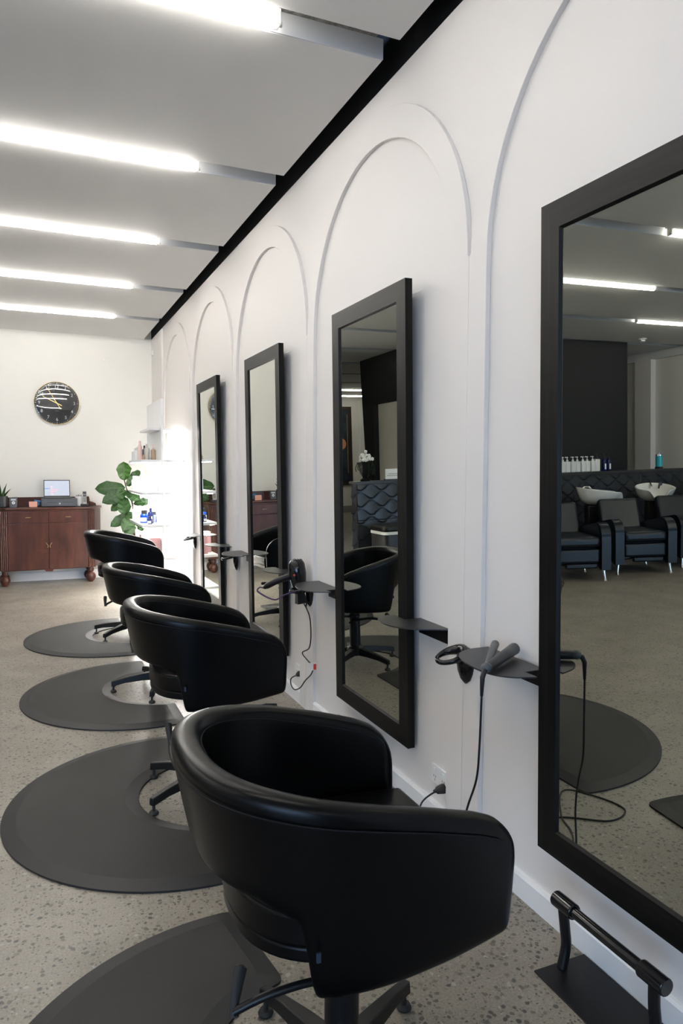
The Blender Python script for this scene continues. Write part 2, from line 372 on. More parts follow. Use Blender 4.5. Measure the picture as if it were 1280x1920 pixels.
# ------------------------------------------------------------------ mirrors
TILT = math.atan((0.078-0.045)/1.79)
MW, MH, FW, FT = 0.711, 1.789, 0.078, 0.030
def make_mirror():
    o = thing('wall_mirror', (0, 0, 0), '', 'mirror', 'tall black framed mirrors on the arched wall')
    # local: x = 0 front face (towards -x), y across, z up
    def stile(poly_yz, horiz):
        pass
    hw = MW/2
    def quad_piece(outer, inner):
        # outer, inner: two (y,z) ends each ; mitred moulding with bevel to the glass
        (a, b), (c, d) = outer, inner
        la = [(a[0]+(c[0]-a[0])*t, a[1]+(c[1]-a[1])*t) for t in (0, 0.92, 1.0)]
        lb = [(b[0]+(d[0]-b[0])*t, b[1]+(d[1]-b[1])*t) for t in (0, 0.92, 1.0)]
        xs = [0.0, 0.0, 0.007]
        v = []
        for L in (la, lb):
            v += [(FT, L[0][0], L[0][1]), (0.0, L[0][0], L[0][1]), (xs[1], L[1][0], L[1][1]), (xs[2], L[2][0], L[2][1]), (FT, L[2][0], L[2][1])]
        fc = [(i, (i+1) % 5, (i+1) % 5+5, i+5) for i in range(5)]+[(0, 1, 2, 3, 4), (9, 8, 7, 6, 5)]
        return MB().add(v, fc)
    O = [(-hw, 0), (hw, 0), (hw, MH), (-hw, MH)]; I = [(-hw+FW, FW), (hw-FW, FW), (hw-FW, MH-FW), (-hw+FW, MH-FW)]
    for i in range(4):
        j = (i+1) % 4
        quad_piece((O[i], O[j]), (I[i], I[j])).build('frame_rail' if i in (0, 2) else 'frame_stile', M_frameh if i in (0, 2) else M_frame, o)
    MB().box(0.008, 0.012, -hw+FW-0.003, hw-FW+0.003, FW-0.003, MH-FW+0.003).build('mirror_glass', M_mirror, o)
    MB().box(0.013, 0.027, -hw+FW-0.006, hw-FW+0.006, FW-0.006, MH-FW+0.006).build('backing_board', M_dark, o)
    MB().tube(spline([(0.030, -hw+0.02, MH-0.06), (0.045, -hw-0.012, MH-0.052), (0.062, -hw-0.022, MH-0.045)], 5), 0.0022, 6).build('hanging_cord', M_white, o)
    return o
MY = [1.618-MW/2, 3.106-MW/2, 4.599-MW/2, 6.094-MW/2]
mlab = ['tall black framed mirror nearest the camera, reflecting the wash chairs', 'tall black framed mirror second from the camera, reflecting a chair and the wave tile counter', 'tall black framed mirror third from the camera, reflecting the clock wall and sideboard', 'tall black framed mirror farthest away, beside the lit product shelves']
mir0 = make_mirror()
for i, y in enumerate(MY):
    o = mir0 if i == 0 else copy_tree(mir0)
    o.location = (-0.045, y, 0.227); o.rotation_euler = (0, -TILT, 0); o['label'] = mlab[i]

# ------------------------------------------------------------------ steel shelves, dryer holders, outlets per station
def plate(pts, z, th, name, parent, material=M_shelf):
    return MB().prism([(a, b) for a, b in pts], z-th, z).build(name, material, parent)
near_pts = [(0, 2.163), (-0.05, 2.190), (-0.10, 2.212), (-0.135, 2.240), (-0.162, 2.280), (-0.175, 2.330), (-0.172, 2.385), (-0.156, 2.440), (-0.125, 2.470), (-0.092, 2.479), (-0.070, 2.474), (-0.068, 2.385), (0, 2.385)]
far_pts = [(0, 1.918), (-0.064, 1.917), (-0.108, 1.899), (-0.141, 1.868), (-0.166, 1.810), (-0.178, 1.750), (-0.180, 1.690), (-0.168, 1.640), (-0.135, 1.603), (-0.085, 1.582), (-0.072, 1.580), (-0.074, 1.632), (0, 1.632)]
def smooth_poly(pts, fix):
    return [tuple(p) for p in pts]
def make_near():
    o = thing('steel_shelf', (0, 0, 0), '', 'shelf', 'curved steel shelves beside the mirrors')
    P = [(0, 2.163)]+[tuple(p)[:2] for p in spline([(a, b, 0) for a, b in near_pts[1:11]], 4)]+near_pts[11:]
    P = [(a, b-2.163) for a, b in P]
    plate(P, 0.0, 0.004, 'shelf_plate', o)
    MB().box(-0.0045, -0.0005, 0.0, 0.225, -0.056, -0.004).build('wall_flange', M_blackmetal, o)
    return o
def make_far():
    o = thing('steel_shelf', (0, 0, 0), '', 'shelf', 'curved steel shelves beside the mirrors')
    P = [(0, 1.918)]+[tuple(p)[:2] for p in spline([(a, b, 0) for a, b in far_pts[1:11]], 4)]+far_pts[11:]
    P = [(a-TH, b-1.632) for a, b in P[:-1]]+[(0-TH, 0.0)]
    plate(P, 0.0, 0.004, 'shelf_plate', o)
    MB().box(-0.0045-TH, -0.0005-TH, 0.002, 0.14, -0.056, -0.004).build('wall_flange', M_blackmetal, o)
    return o
def make_holder():
    o = thing('dryer_holder', (0, 0, 0), '', 'hair dryer holder', 'black hair dryer holders on the wall')
    ring = MB(); n = 28; v = []; m_ = 10
    cx, cy, cz = -0.060, 0.0, 0.0
    for i in range(n):
        a = 2*PI*i/n; ex, ey = 0.047*math.cos(a), 0.046*math.sin(a)
        rr = 0.0075+0.010*(0.5+0.5*math.cos(a))**2
        d = Vector((math.cos(a), math.sin(a), 0)); zc = cz + 0.015*math.cos(a) + 0.0
        for k in range(m_):
            b = 2*PI*k/m_; v.append((cx+ex+rr*math.cos(b)*d.x, cy+ey+rr*math.cos(b)*d.y, zc+rr*1.15*math.sin(b)))
    fc = [(i*m_+k, ((i+1) % n)*m_+k, ((i+1) % n)*m_+(k+1) % m_, i*m_+(k+1) % m_) for i in range(n) for k in range(m_)]
    ring.add(v, fc).build('holder_ring', M_blackgloss, o, smooth=True, angle=3)
    mb = MB(); pr = []
    for t, wd, dp in [(0.026, 0.02, 0.008), (0.018, 0.038, 0.016), (0.0, 0.048, 0.022), (-0.03, 0.050, 0.024), (-0.06, 0.042, 0.022), (-0.085, 0.028, 0.015), (-0.098, 0.010, 0.006), (-0.102, 0.002, 0.002)]:
        pr.append([(-0.0 - dp*max(0, math.sin(PI*j/10)), wd*math.cos(PI*j/10), t) for j in range(11)])
    v = [p for row in pr for p in row]; fc = [(i*11+j, i*11+j+1, (i+1)*11+j+1, (i+1)*11+j) for i in range(len(pr)-1) for j in range(10)]
    fc += [tuple(range(11)), tuple(range((len(pr)-1)*11, len(pr)*11))[::-1]] + [(i*11, (i+1)*11, (i+1)*11+10, i*11+10) for i in range(len(pr)-1)]
    mb.add(v, fc).build('wall_mount', M_blackgloss, o, smooth=True, angle=2)
    return o
def make_outlet():
    o = thing('power_outlet', (0, 0, 0), '', 'power outlet', 'white power outlets above the skirting')
    MB().box(-0.009, 0, -0.057, 0.057, -0.036, 0.036).build('cover_plate', M_white, o, bevel=0.003)
    for s in (-1, 1):
        MB().box(-0.0125, -0.009, s*0.03-0.006, s*0.03+0.006, 0.012, 0.024).build('switch', M_gloss_white, o)
        h = MB()
        for dy, dz in ((-0.007, -0.006), (0.007, -0.006), (0, -0.02)): h.box(-0.0096, -0.009, s*0.03+dy-0.001, s*0.03+dy+0.001, dz-0.004, dz+0.004)
        h.build('socket_slots', M_dark, o)
    return o
NEARY = 2.163; SP = 1.494
n0 = make_near(); f0 = make_far(); h0 = make_holder(); o0 = make_outlet()
mname = ['the nearest mirror', 'the second mirror', 'the third mirror', 'the farthest mirror']
for i in range(4):
    if i > 0:
        o = n0 if i == 1 else copy_tree(n0)
        o.location = (-0.0, NEARY+SP*(i-1)+0.002, 0.737); o['label'] = 'thin grey curved steel shelf at the near side of '+mname[i]
    o = f0 if i == 0 else copy_tree(f0)
    o.location = (0, 1.632+SP*i, 0.735); o['label'] = ('grey curved steel shelf holding a hair straightener' if i == 0 else 'thin grey curved steel shelf at the far side of '+mname[i])
    o = h0 if i == 0 else copy_tree(h0)
    o.location = (-TH if i < 3 else -0.002, 2.042+SP*i, 0.680); o['label'] = ['empty black ring dryer holder between the two nearest mirrors', 'black dryer holder carrying the hair dryer', 'black dryer holder between the third and farthest mirrors', 'black dryer holder between the farthest mirror and lit shelves'][i]
    if i < 3:
        o = o0 if i == 0 else copy_tree(o0)
        o.location = (0, 2.222+SP*i+(0.02 if i else 0), 0.178); o['label'] = ['white double power outlet with black plug, between the two nearest mirrors', 'white double power outlet below the hair dryer', 'white double power outlet between third and farthest mirrors'][i]

# hair straightener on the nearest far-side shelf (an open straightener and its barrel)
o = thing('hair_straightener', (-0.205, 1.655, 0.738), 'grey hair straightener lying open on the steel shelf by the nearest mirror', 'hair tool')
for s, L, rr, z2, nm in ((1, 0.185, 0.011, 0.026, 'upper_arm'), (-1, 0.165, 0.016, 0.020, 'lower_arm')):
    dx, dy = (0.148, 0.168) if s == 1 else (0.182, 0.118)
    pts = [(0.0, 0.0, 0.014), (dx*0.25, dy*0.25, 0.016), (dx*0.6, dy*0.6, z2), (dx, dy, z2+0.004), (dx*1.04, dy*1.04, z2+0.004)]
    MB().tube(pts, [rr*0.8, rr*0.95, rr, rr*1.15, rr*0.6], 12).build(nm, M_grey if s == 1 else M_dark, o, smooth=True, angle=1)
MB().ball((0, 0, 0.015), 0.016, 0.016, 0.014, 8).build('hinge', M_grey, o, smooth=True, angle=3)
MB().tube([(-0.004, -0.004, 0.012), (-0.014, -0.010, 0.008), (-0.021, -0.012, -0.008), (-0.022, -0.011, -0.06)], [0.007, 0.0075, 0.007, 0.004], 10).build('cord_sleeve', M_rubber, o, smooth=True, angle=3)
pts = [(-0.022, -0.011, -0.06), (-0.023, -0.006, -0.20), (-0.026, 0.002, -0.30), (-0.034, 0.035, -0.40), (-0.042, 0.055, -0.50), (-0.040, 0.05, -0.62), (-0.06, 0.09, -0.725),
       (-0.23, 0.285, -0.734), (-0.29, 0.415, -0.734), (-0.43, 0.57, -0.734), (-0.51, 0.475, -0.734), (-0.53, 0.345, -0.734), (-0.42, 0.305, -0.734), (-0.28, 0.405, -0.734), (-0.08, 0.465, -0.734), (0.06, 0.505, -0.70), (0.10, 0.525, -0.62), (0.165, 0.529, -0.588)]
MB().tube(spline(pts, 8), 0.0032, 7).build('power_cord', M_cable, o, smooth=True, angle=3)
MB().tube([(0.152, 0.529, -0.590), (0.162, 0.529, -0.588), (0.165, 0.529, -0.588), (0.188, 0.529, -0.586), (0.1935, 0.529, -0.586)], [0.006, 0.008, 0.013, 0.018, 0.018], 12).build('plug', M_rubber, o, smooth=True, angle=0.8)

# hair dryer hanging in the second holder
hy = 2.045+SP
o = thing('hair_dryer', (-0.080, hy, 0.70), 'glossy black hair dryer hanging in the wall holder, handle toward the room', 'hair dryer')
ax = Vector((0.10, -0.06, -1)).normalized()   # nozzle points down
B = MB(); prof = [(-0.135, 0.004), (-0.133, 0.030), (-0.11, 0.043), (-0.06, 0.046), (-0.01, 0.040), (0.02, 0.032), (0.045, 0.030)]
B.tube([(-ax*(-z)) if False else tuple(ax*z) for z, _ in prof], [a for _, a in prof], 20).build('barrel', M_blackgloss, o, smooth=True, angle=1)
B = MB(); B.tube([tuple(ax*z) for z in (0.04, 0.06, 0.10)], [0.028, 0.030, 0.036], 4).build('nozzle', M_blackmetal, o)
B = MB()
for k in range(8):
    a = 2*PI*k/8; q = ax.orthogonal().normalized(); q2 = ax.cross(q)
    p = ax*-0.1365 + 0.018*(math.cos(a)*q+math.sin(a)*q2); B.ball(tuple(p), 0.004, n=4)
B.build('intake_grille', M_steel, o)
hd = Vector((-0.80, 0.42, -0.28)).normalized()
st = ax*-0.055
MB().tube([tuple(st+hd*0.02), tuple(st+hd*0.07), tuple(st+hd*0.12+Vector((0, 0, -0.004))), tuple(st+hd*0.17+Vector((0, 0, -0.014))), tuple(st+hd*0.19+Vector((0, 0, -0.020)))], [0.022, 0.018, 0.017, 0.017, 0.008], 14).build('handle', M_blackmetal, o, smooth=True, angle=1)
e = st+hd*0.19+Vector((0, 0, -0.020))
MB().tube(spline([tuple(e), tuple(e+Vector((-0.02, 0.01, 0.002))), tuple(e+Vector((-0.03, 0.0, -0.02))), (-0.13, 0.02, -0.075), (-0.09, -0.03, -0.045), (-0.03, -0.04, -0.03), (0.045, -0.015, -0.04), (0.04, 0.0, -0.12)], 7), 0.0045, 8).build('strain_relief_loop', M_purple, o, smooth=True, angle=3)
Q = [(0.03, hy-0.051), ]
cp = [(-0.06, 3.515, 0.60), (-0.045, 3.508, 0.568), (-0.04, 3.479, 0.527), (-0.04, 3.464, 0.44), (-0.04, 3.492, 0.367), (-0.045, 3.58, 0.322), (-0.045, 3.492, 0.300), (-0.04, 3.43, 0.285), (-0.035, 3.47, 0.235), (-0.035, 3.56, 0.175), (-0.045, 3.61, 0.124), (-0.05, 3.688, 0.091), (-0.05, 3.745, 0.10), (-0.05, 3.75, 0.135), (-0.035, 3.715, 0.160), (-0.03, 3.70, 0.165)]
MB().tube(spline([(a+0.080, b-hy, c-0.70) for a, b, c in cp], 7), 0.0035, 7).build('power_cord', M_cable, o, smooth=True, angle=3)
MB().tube([(-0.032+0.08, 3.715-hy, 0.160-0.70), (-0.022+0.08, 3.715-hy, 0.166-0.70), (0.064, 3.716-hy, 0.167-0.70), (0.0705, 3.716-hy, 0.168-0.70)], [0.008, 0.013, 0.017, 0.017], 12).build('plug', M_rubber, o, smooth=True, angle=0.8)
t_ = MB().box(-0.022, 0.018, -0.001, 0.001, -0.02, 0.02); t_.xf(Matrix.Translation((0.035, 3.415-hy, 0.29-0.70))).build('warning_tag', M_white, o)
MB().box(0.000, 0.016, -0.0016, -0.001, -0.018, 0.012).xf(Matrix.Translation((0.035, 3.415-hy, 0.29-0.70))).build('red_print', M_red, o)
MB().ball((-0.036, -0.030, 0.055), 0.006, n=6).build('red_badge', M_red, o)

# ------------------------------------------------------------------ foot rests
def make_footrest():
    o = thing('foot_rest', (0, 0, 0), '', 'foot rest', 'black bar foot rests on the floor under the mirrors')
    MB().box(-0.165, 0.0, -0.165, 0.165, 0, 0.005).build('base_plate', M_blackmetal, o, bevel=0.001)
    MB().tube([(-0.085, -0.145, 0.172), (-0.085, 0.145, 0.172)], 0.014, 16).build('foot_bar', M_blackgloss, o, smooth=True)
    for s in (-1, 1):
        MB().tube([(-0.085, s*0.110, 0.172), (-0.085, s*0.182, 0.172)], 0.0205, 18).build('rubber_grip', M_blackgloss, o, smooth=True, bevel=0.003)
        MB().tube(spline([(-0.088, s*0.150, 0.165), (-0.083, s*0.147, 0.11), (-0.078, s*0.147, 0.06), (-0.090, s*0.147, 0.004)], 6), 0.0135, 14).build('post', M_blackmetal, o, smooth=True)
    return o
f0 = make_footrest()
for i, y in enumerate([1.285, 2.770, 4.27, 5.76]):
    o = f0 if i == 0 else copy_tree(f0)
    o.location = (-TH-0.001, y, 0); o['label'] = 'black bar foot rest on a flat plate below '+mname[i]

# ------------------------------------------------------------------ salon chairs
def u_plan(off=0.0, n=84):
    """U outline from near front to far front (local +x is the chair front)."""
    a, b, xf = 0.285+off, 0.262+off, 0.238
    pts = []
    nb = n
    for i in range(nb+1):
        ph = -PI/2 + PI*i/nb      # -90..90 measured from the back direction
        c, s_ = math.cos(ph), math.sin(ph); e = 2/2.5
        pts.append((-a*abs(c)**e, b*(1 if s_ > 0 else -1)*abs(s_)**e))
    fr = [xf*(j/20)**0.8 for j in range(20, 0, -1)]
    L = [(x, -b+0.018*(x/xf)**2) for x in fr]; R = [(x, b-0.018*(x/xf)**2) for x in fr[::-1]]
    return L+pts+R
def make_chair():
    o = thing('salon_chair', (0, 0, 0), '', 'chair', 'black leather salon chairs facing the mirrors')
    W = 0.048
    def zr(x):
        xs = [-0.33, -0.290, -0.21, -0.08, 0.05, 0.14, 0.185, 0.210, 0.228, 0.236, 0.25]
        zs = [0.812, 0.811, 0.798, 0.772, 0.740, 0.714, 0.695, 0.672, 0.645, 0.618, 0.61]
        return float(np.interp(x, xs, zs))
    def zb(x, y):
        if x < -0.15:
            t = min(1, max(0, (-0.152-x)/0.020)); t = t*t*(3-2*t)
            return 0.428 + t*(float(np.interp(x, [-0.30, -0.23, -0.16], [0.605, 0.598, 0.560]))-0.428)
        return float(np.interp(x, [-0.12, 0.10, 0.228, 0.238], [0.428, 0.446, 0.462, 0.472]))
    mid = u_plan(0.0)
    # arc-length tangents/normals
    P = [Vector((x, y, 0)) for x, y in mid]; n = len(P)
    v = []; K = 0; rimo = []; rimi = []
    for i, p in enumerate(P):
        t = (P[min(i+1, n-1)]-P[max(i-1, 0)]).normalized(); nrm = Vector((-t.y, t.x, 0))
        if nrm.dot(p - Vector((0.05, 0, 0))) < 0 and abs(p.x) > 0: nrm = -nrm
        top, bot = zr(p.x), zb(p.x, p.y)
        endw = min(1, max(0.45, (0.238-p.x)/0.014)) if p.x > 0.22 else 1
        back = min(1, max(0, -p.x/0.3))
        wrim = (W*0.5*(1+0.25*back))*endw; wbot = W*0.42*endw
        def off(z): return 0.14*(z-0.62)*(0.45+0.6*back)     # outward flare
        sec = []
        h = top-bot
        for z, d in [(bot, wbot*0.35), (bot+0.010, wbot*0.9), (bot+0.03*min(1, h/0.12), wbot), (bot+h*0.5, (wbot+wrim)/2), (top-0.045, wrim*0.96), (top-0.02, wrim), (top-0.007, wrim*0.78), (top, wrim*0.35)]:
            sec.append((z, d))
        loop = [p+nrm*(off(z)+d)+Vector((0, 0, z)) for z, d in sec]+[p+nrm*(off(z)-d)+Vector((0, 0, z)) for z, d in sec[::-1]]
        K = len(loop); v += [tuple(q) for q in loop]
        rimo.append(loop[5]+nrm*0.0015+Vector((0, 0, -0.014))); rimi.append(loop[K-1-5]-nrm*0.0015+Vector((0, 0, -0.006)))
    fc = [(i*K+k, i*K+(k+1) % K, (i+1)*K+(k+1) % K, (i+1)*K+k) for i in range(n-1) for k in range(K)]
    fc += [tuple(range(K))[::-1], tuple(range((n-1)*K, n*K))]
    sh = MB().add(v, fc).build('tub_shell', M_leather, o, smooth=True, sub=1)
    MB().tube([tuple(q) for q in rimo[5:-5]], 0.0016, 6).build('outer_seam', M_stitch, sh, smooth=True)
    MB().tube([tuple(q) for q in rimi[5:-5]], 0.0016, 6).build('inner_seam', M_stitch, sh, smooth=True)
    # seat base and cushion
    ins = [(x, y) for x, y in u_plan(-0.030, 30)]
    def slab(z0, z1, sc, name, b, xfwd):
        pl = [(min(x, xfwd) if x > 0 else x*sc, y*sc) for x, y in ins]
        pl = [pl[0]]+[q for i, q in enumerate(pl[1:], 1) if (Vector(q)-Vector(pl[i-1])).length > 1e-4]
        return MB().prism(pl, z0, z1).build(name, M_leather, o, bevel=b, seg=4)
    slab(0.462, 0.492, 0.93, 'seat_base', 0.012, 0.235)
    slab(0.488, 0.552, 0.94, 'seat_cushion', 0.028, 0.25)
    MB().box(-0.002, 0.004, 0, 0.0, 0, 0) if False else None
    # small blue side tag
    MB().box(-0.160, -0.153, -0.268, -0.264, 0.520, 0.536).build('fabric_tag', M_tag, o)
    # mechanism and base
    MB().box(-0.11, 0.11, -0.09, 0.09, 0.430, 0.461).build('seat_plate', M_blackmetal, o, bevel=0.004)
    MB().lathe([(0.045, 0.10), (0.045, 0.11), (0.036, 0.12), (0.036, 0.325), (0.028, 0.33), (0.028, 0.40)], n=24).build('gas_column', M_blackmetal, o, smooth=True)
    MB().lathe([(0.030, 0.052), (0.060, 0.060), (0.062, 0.095), (0.048, 0.112)], n=24).build('hub', M_blackmetal, o, smooth=True)
    for k in range(5):
        a = k*2*PI/5 + PI + 0.60
        mb = MB(); w0, w1 = 0.026, 0.013
        v2 = []
        for rr, wd, zt, zb_ in [(0.03, w0, 0.108, 0.060), (0.12, w0*0.85, 0.098, 0.060), (0.22, w1*1.2, 0.082, 0.052), (0.295, w1, 0.066, 0.036)]:
            v2 += [(rr, -wd, zb_), (rr, wd, zb_), (rr, wd*0.8, zt), (rr, -wd*0.8, zt)]
        f2 = [(i*4+j, i*4+(j+1) % 4, (i+1)*4+(j+1) % 4, (i+1)*4+j) for i in range(3) for j in range(4)]+[(3, 2, 1, 0), (12, 13, 14, 15)]
        mb.add(v2, f2).xf(Matrix.Rotation(a, 4, 'Z'))
        lg = mb.build('base_leg', M_blackmetal, o, bevel=0.003)
        MB().lathe([(0.006, 0.012), (0.006, 0.04)], (0.283, 0, 0), 10).lathe([(0.017, 0), (0.019, 0.006), (0.014, 0.014)], (0.283, 0, 0), 14).xf(Matrix.Rotation(a, 4, 'Z')).build('glide_foot', M_rubber, lg, smooth=True)
    # pump lever with upright grip
    MB().tube(spline([(0.030, -0.045, 0.280), (-0.02, -0.062, 0.300), (-0.10, -0.062, 0.312), (-0.18, -0.050, 0.300), (-0.238, -0.035, 0.276)], 6), 0.008, 12).build('pump_lever', M_blackmetal, o, smooth=True)
    MB().tube([(-0.238, -0.035, 0.266), (-0.235, -0.026, 0.284), (-0.222, -0.004, 0.312), (-0.212, 0.010, 0.326), (-0.210, 0.013, 0.329)], [0.010, 0.009, 0.013, 0.013, 0.006], 12).build('lever_grip', M_rubber, o, smooth=True)
    MB().tube(spline([(0.03, 0.02, 0.31), (0.10, -0.03, 0.330), (0.17, -0.08, 0.345), (0.235, -0.125, 0.352)], 5), [0.008]*12+[0.012]*4, 10).build('recline_lever', M_rubber, o, smooth=True)
    return o
ch0 = make_chair()
CH = [(-0.790, 1.310, 0.0, -0.018, -36), (-0.710, 2.835, 0.0, -0.020, -7), (-0.665, 4.300, 0.0, -0.058, -38), (-0.670, 5.800, math.radians(-4), 0.020, 12)]
cl = ['black leather tub salon chair nearest the camera, facing the nearest mirror', 'black leather tub salon chair second from the camera, its rear cutout visible', 'black leather tub salon chair third from the camera, overlapping the one behind', 'black leather tub salon chair farthest from the camera, in front of the fig plant']
for i, (x, y, a, dz, leg_turn) in enumerate(CH):
    o = copy_tree(ch0) if i < 3 else ch0
    o.location = (x, y, 0); o.rotation_euler = (0, 0, a); o['label'] = cl[i]
    for c_ in o.children:
        nm = c_.name.split('.')[0]
        if nm in ('tub_shell', 'seat_base', 'seat_cushion', 'fabric_tag', 'seat_plate'): c_.location.z = dz     # seat height of each chair
        if nm == 'base_leg': c_.rotation_euler.z = math.radians(leg_turn)
        if nm in ('pump_lever', 'lever_grip') and i > 0: c_.rotation_euler.z = math.radians(30)

# ------------------------------------------------------------------ floor mats
def mat_outline(R, rn, flat, cut):
    """horseshoe: circle radius R, flat side at +x = flat, notch of radius rn opening to +x."""
    pts = []
    a0 = math.acos(flat/R)
    n = 60
    for i in range(n+1):
        a = a0 + (2*PI-2*a0)*i/n; pts.append((R*math.cos(a), R*math.sin(a)))
    # from lower right corner to notch
    b0 = math.acos(max(-1, min(1, (flat-cut)/rn)))
    for i in range(37):
        b = (2*PI-b0) - (2*PI-2*b0)*i/36; pts.append((cut+rn*math.cos(b), rn*math.sin(b)))
    return pts
def corner_round(pts, r_=0.035):
    n = len(pts); out = []
    for i in range(n):
        p0, p, p1 = Vector(pts[i-1]), Vector(pts[i]), Vector(pts[(i+1) % n])
        t0 = (p-p0).normalized(); t1 = (p1-p).normalized()
        ang = t0.angle(t1)
        if ang > 0.5:
            a = p - t0*min(r_, (p-p0).length*0.9); b = p + t1*min(r_, (p1-p).length*0.9)
            for j in range(6):
                s = j/5; out.append(tuple((1-s)**2*a+2*s*(1-s)*p+s*s*b))
        else: out.append(tuple(p))
    return out
def make_mat():
    o = thing('floor_mat', (0, 0, 0), '', 'floor mat', 'charcoal anti fatigue mats under the salon chairs')
    P = mat_outline(0.665, 0.315, 0.13, 0.14)
    P = corner_round(P, 0.03)
    inn = corner_round(mat_outline(0.665-0.052, 0.315+0.052, 0.13-0.052, 0.14), 0.02); assert len(inn) == len(P)
    top = MB(); n = len(P)
    v = [(x, y, 0.0) for x, y in P]+[(x, y, 0.007) for x, y in P]+[(x, y, 0.0175) for x, y in inn]
    fc = [(i, (i+1) % n, (i+1) % n+n, i+n) for i in range(n)]+[(i+n, (i+1) % n+n, (i+1) % n+2*n, i+2*n) for i in range(n)]
    b = MB().add(v, fc); b.build('bevelled_border', M_matedge, o, smooth=True, angle=0.4)
    MB().add([(x, y, 0.0175) for x, y in inn]+[(x, y, 0.001) for x, y in inn], [tuple(range(n)), tuple(range(n, 2*n))[::-1]]+[(i, i+n, (i+1) % n+n, (i+1) % n) for i in range(n)]).build('top_surface', M_mat, o)
    return o
m0 = make_mat()
ML = [(-0.88, 1.335, math.radians(8)), (-0.825, 2.815, 0.0), (-0.785, 4.29, 0.0), (-0.78, 5.80, 0.0)]
for i, (x, y, a) in enumerate(ML):
    o = m0 if i == 0 else copy_tree(m0)
    o.location = (x, y, 0.0); o.rotation_euler = (0, 0, a)
    o['label'] = 'charcoal horseshoe floor mat under the '+['nearest', 'second', 'third', 'farthest'][i]+' salon chair'

# ------------------------------------------------------------------ wall clock
o = thing('wall_clock', (-1.085, YB, 2.068), 'round black wall clock with white numerals and a thin gold rim on the cream wall', 'clock')
R0 = 0.245
MB().lathe([(R0, 0.0), (R0, 0.028)], n=72).xf(Matrix.Rotation(PI/2, 4, 'X')).build('case', M_dark, o, smooth=True)
rg = MB(); v = []; nn, kk = 96, 8
for i in range(nn):
    a = 2*PI*i/nn
    for k in range(kk):
        b = 2*PI*k/kk; rr = R0-0.001+0.003*math.cos(b); v.append((rr*math.cos(a), -0.029+0.004*math.sin(b), rr*math.sin(a)))
rg.add(v, [(i*kk+k, ((i+1) % nn)*kk+k, ((i+1) % nn)*kk+(k+1) % kk, i*kk+(k+1) % kk) for i in range(nn) for k in range(kk)]).build('gold_rim', M_gold, o, smooth=True, angle=3)
dial = MB().lathe([(R0-0.004, 0.028), (R0-0.004, 0.0285)], n=72).xf(Matrix.Rotation(PI/2, 4, 'X')).build('dial', M_clockface, o)
def text_mesh(name, s, size, loc, parent, material, rot=(PI/2, 0, 0), ext=0.0006):
    cu = bpy.data.curves.new(name, 'FONT'); cu.body = s; cu.size = size; cu.align_x = 'CENTER'; cu.align_y = 'CENTER'; cu.extrude = ext; cu.resolution_u = 3
    t = bpy.data.objects.new(name, cu); C.objects.link(t)
    dg = bpy.context.evaluated_depsgraph_get(); me = bpy.data.meshes.new_from_object(t.evaluated_get(dg))
    bpy.data.objects.remove(t); bpy.data.curves.remove(cu)
    me.materials.clear(); me.materials.append(material)
    q = bpy.data.objects.new(name, me); C.objects.link(q); q.parent = parent; q.location = loc; q.rotation_euler = rot
    return q
for h in range(1, 13):
    a = PI/2 - h*PI/6
    text_mesh('numeral', str(h), 0.052, (0.190*math.cos(a), -0.0295, 0.190*math.sin(a)), o, M_ink)
mb = MB()
for h in range(60):
    a = PI/2-h*PI/30; big = h % 5 == 0; r0 = 0.221 if big else 0.228
    wd = 0.0022 if big else 0.0010
    t = Vector((-math.sin(a), 0, math.cos(a))); d_ = Vector((math.cos(a), 0, math.sin(a)))
    q = [d_*r0+t*wd, d_*r0-t*wd, d_*0.236-t*wd, d_*0.236+t*wd]
    mb.add([(p.x, -0.0292, p.z) for p in q]+[(p.x, -0.0300, p.z) for p in q], [(0, 1, 2, 3), (7, 6, 5, 4), (0, 4, 5, 1), (1, 5, 6, 2), (2, 6, 7, 3), (3, 7, 4, 0)])
mb.build('minute_marks', M_ink, o)
MB().box(-0.035, 0.04, -0.0300, -0.0292, 0.055, 0.062).build('maker_line', M_inkd, o)
MB().box(-0.018, 0.018, -0.0300, -0.0292, -0.092, -0.088).build('small_print_line', M_inkd, o)
def hand(name, ang, L, tail, w_, y_):
    d_ = Vector((math.sin(ang), 0, math.cos(ang))); t = Vector((math.cos(ang), 0, -math.sin(ang)))
    q = [d_*-tail+t*w_*0.8, d_*-tail-t*w_*0.8, d_*L-t*w_*0.45, d_*L+t*w_*0.45]
    MB().add([(p.x, y_, p.z) for p in q]+[(p.x, y_-0.0012, p.z) for p in q], [(0, 1, 2, 3), (7, 6, 5, 4), (0, 4, 5, 1), (1, 5, 6, 2), (2, 6, 7, 3), (3, 7, 4, 0)]).build(name, M_gold, o)
hand('hour_hand', math.radians(-64), 0.165, 0.062, 0.0055, -0.031)
hand('minute_hand', math.radians(-31), 0.200, 0.080, 0.0040, -0.034)
MB().lathe([(0.006, 0.03), (0.006, 0.037)], n=16).xf(Matrix.Rotation(PI/2, 4, 'X')).build('centre_pin', M_gold, o)
prof = [(R0-0.008, 0.032)]+[((R0-0.008)*math.cos(t*PI/2/8), 0.039+0.0025*math.sin(t*PI/2/8)) for t in range(0, 8)]+[(0.002, 0.0415)]
prof = [(R0-0.008, 0.0385)] + prof[1:]
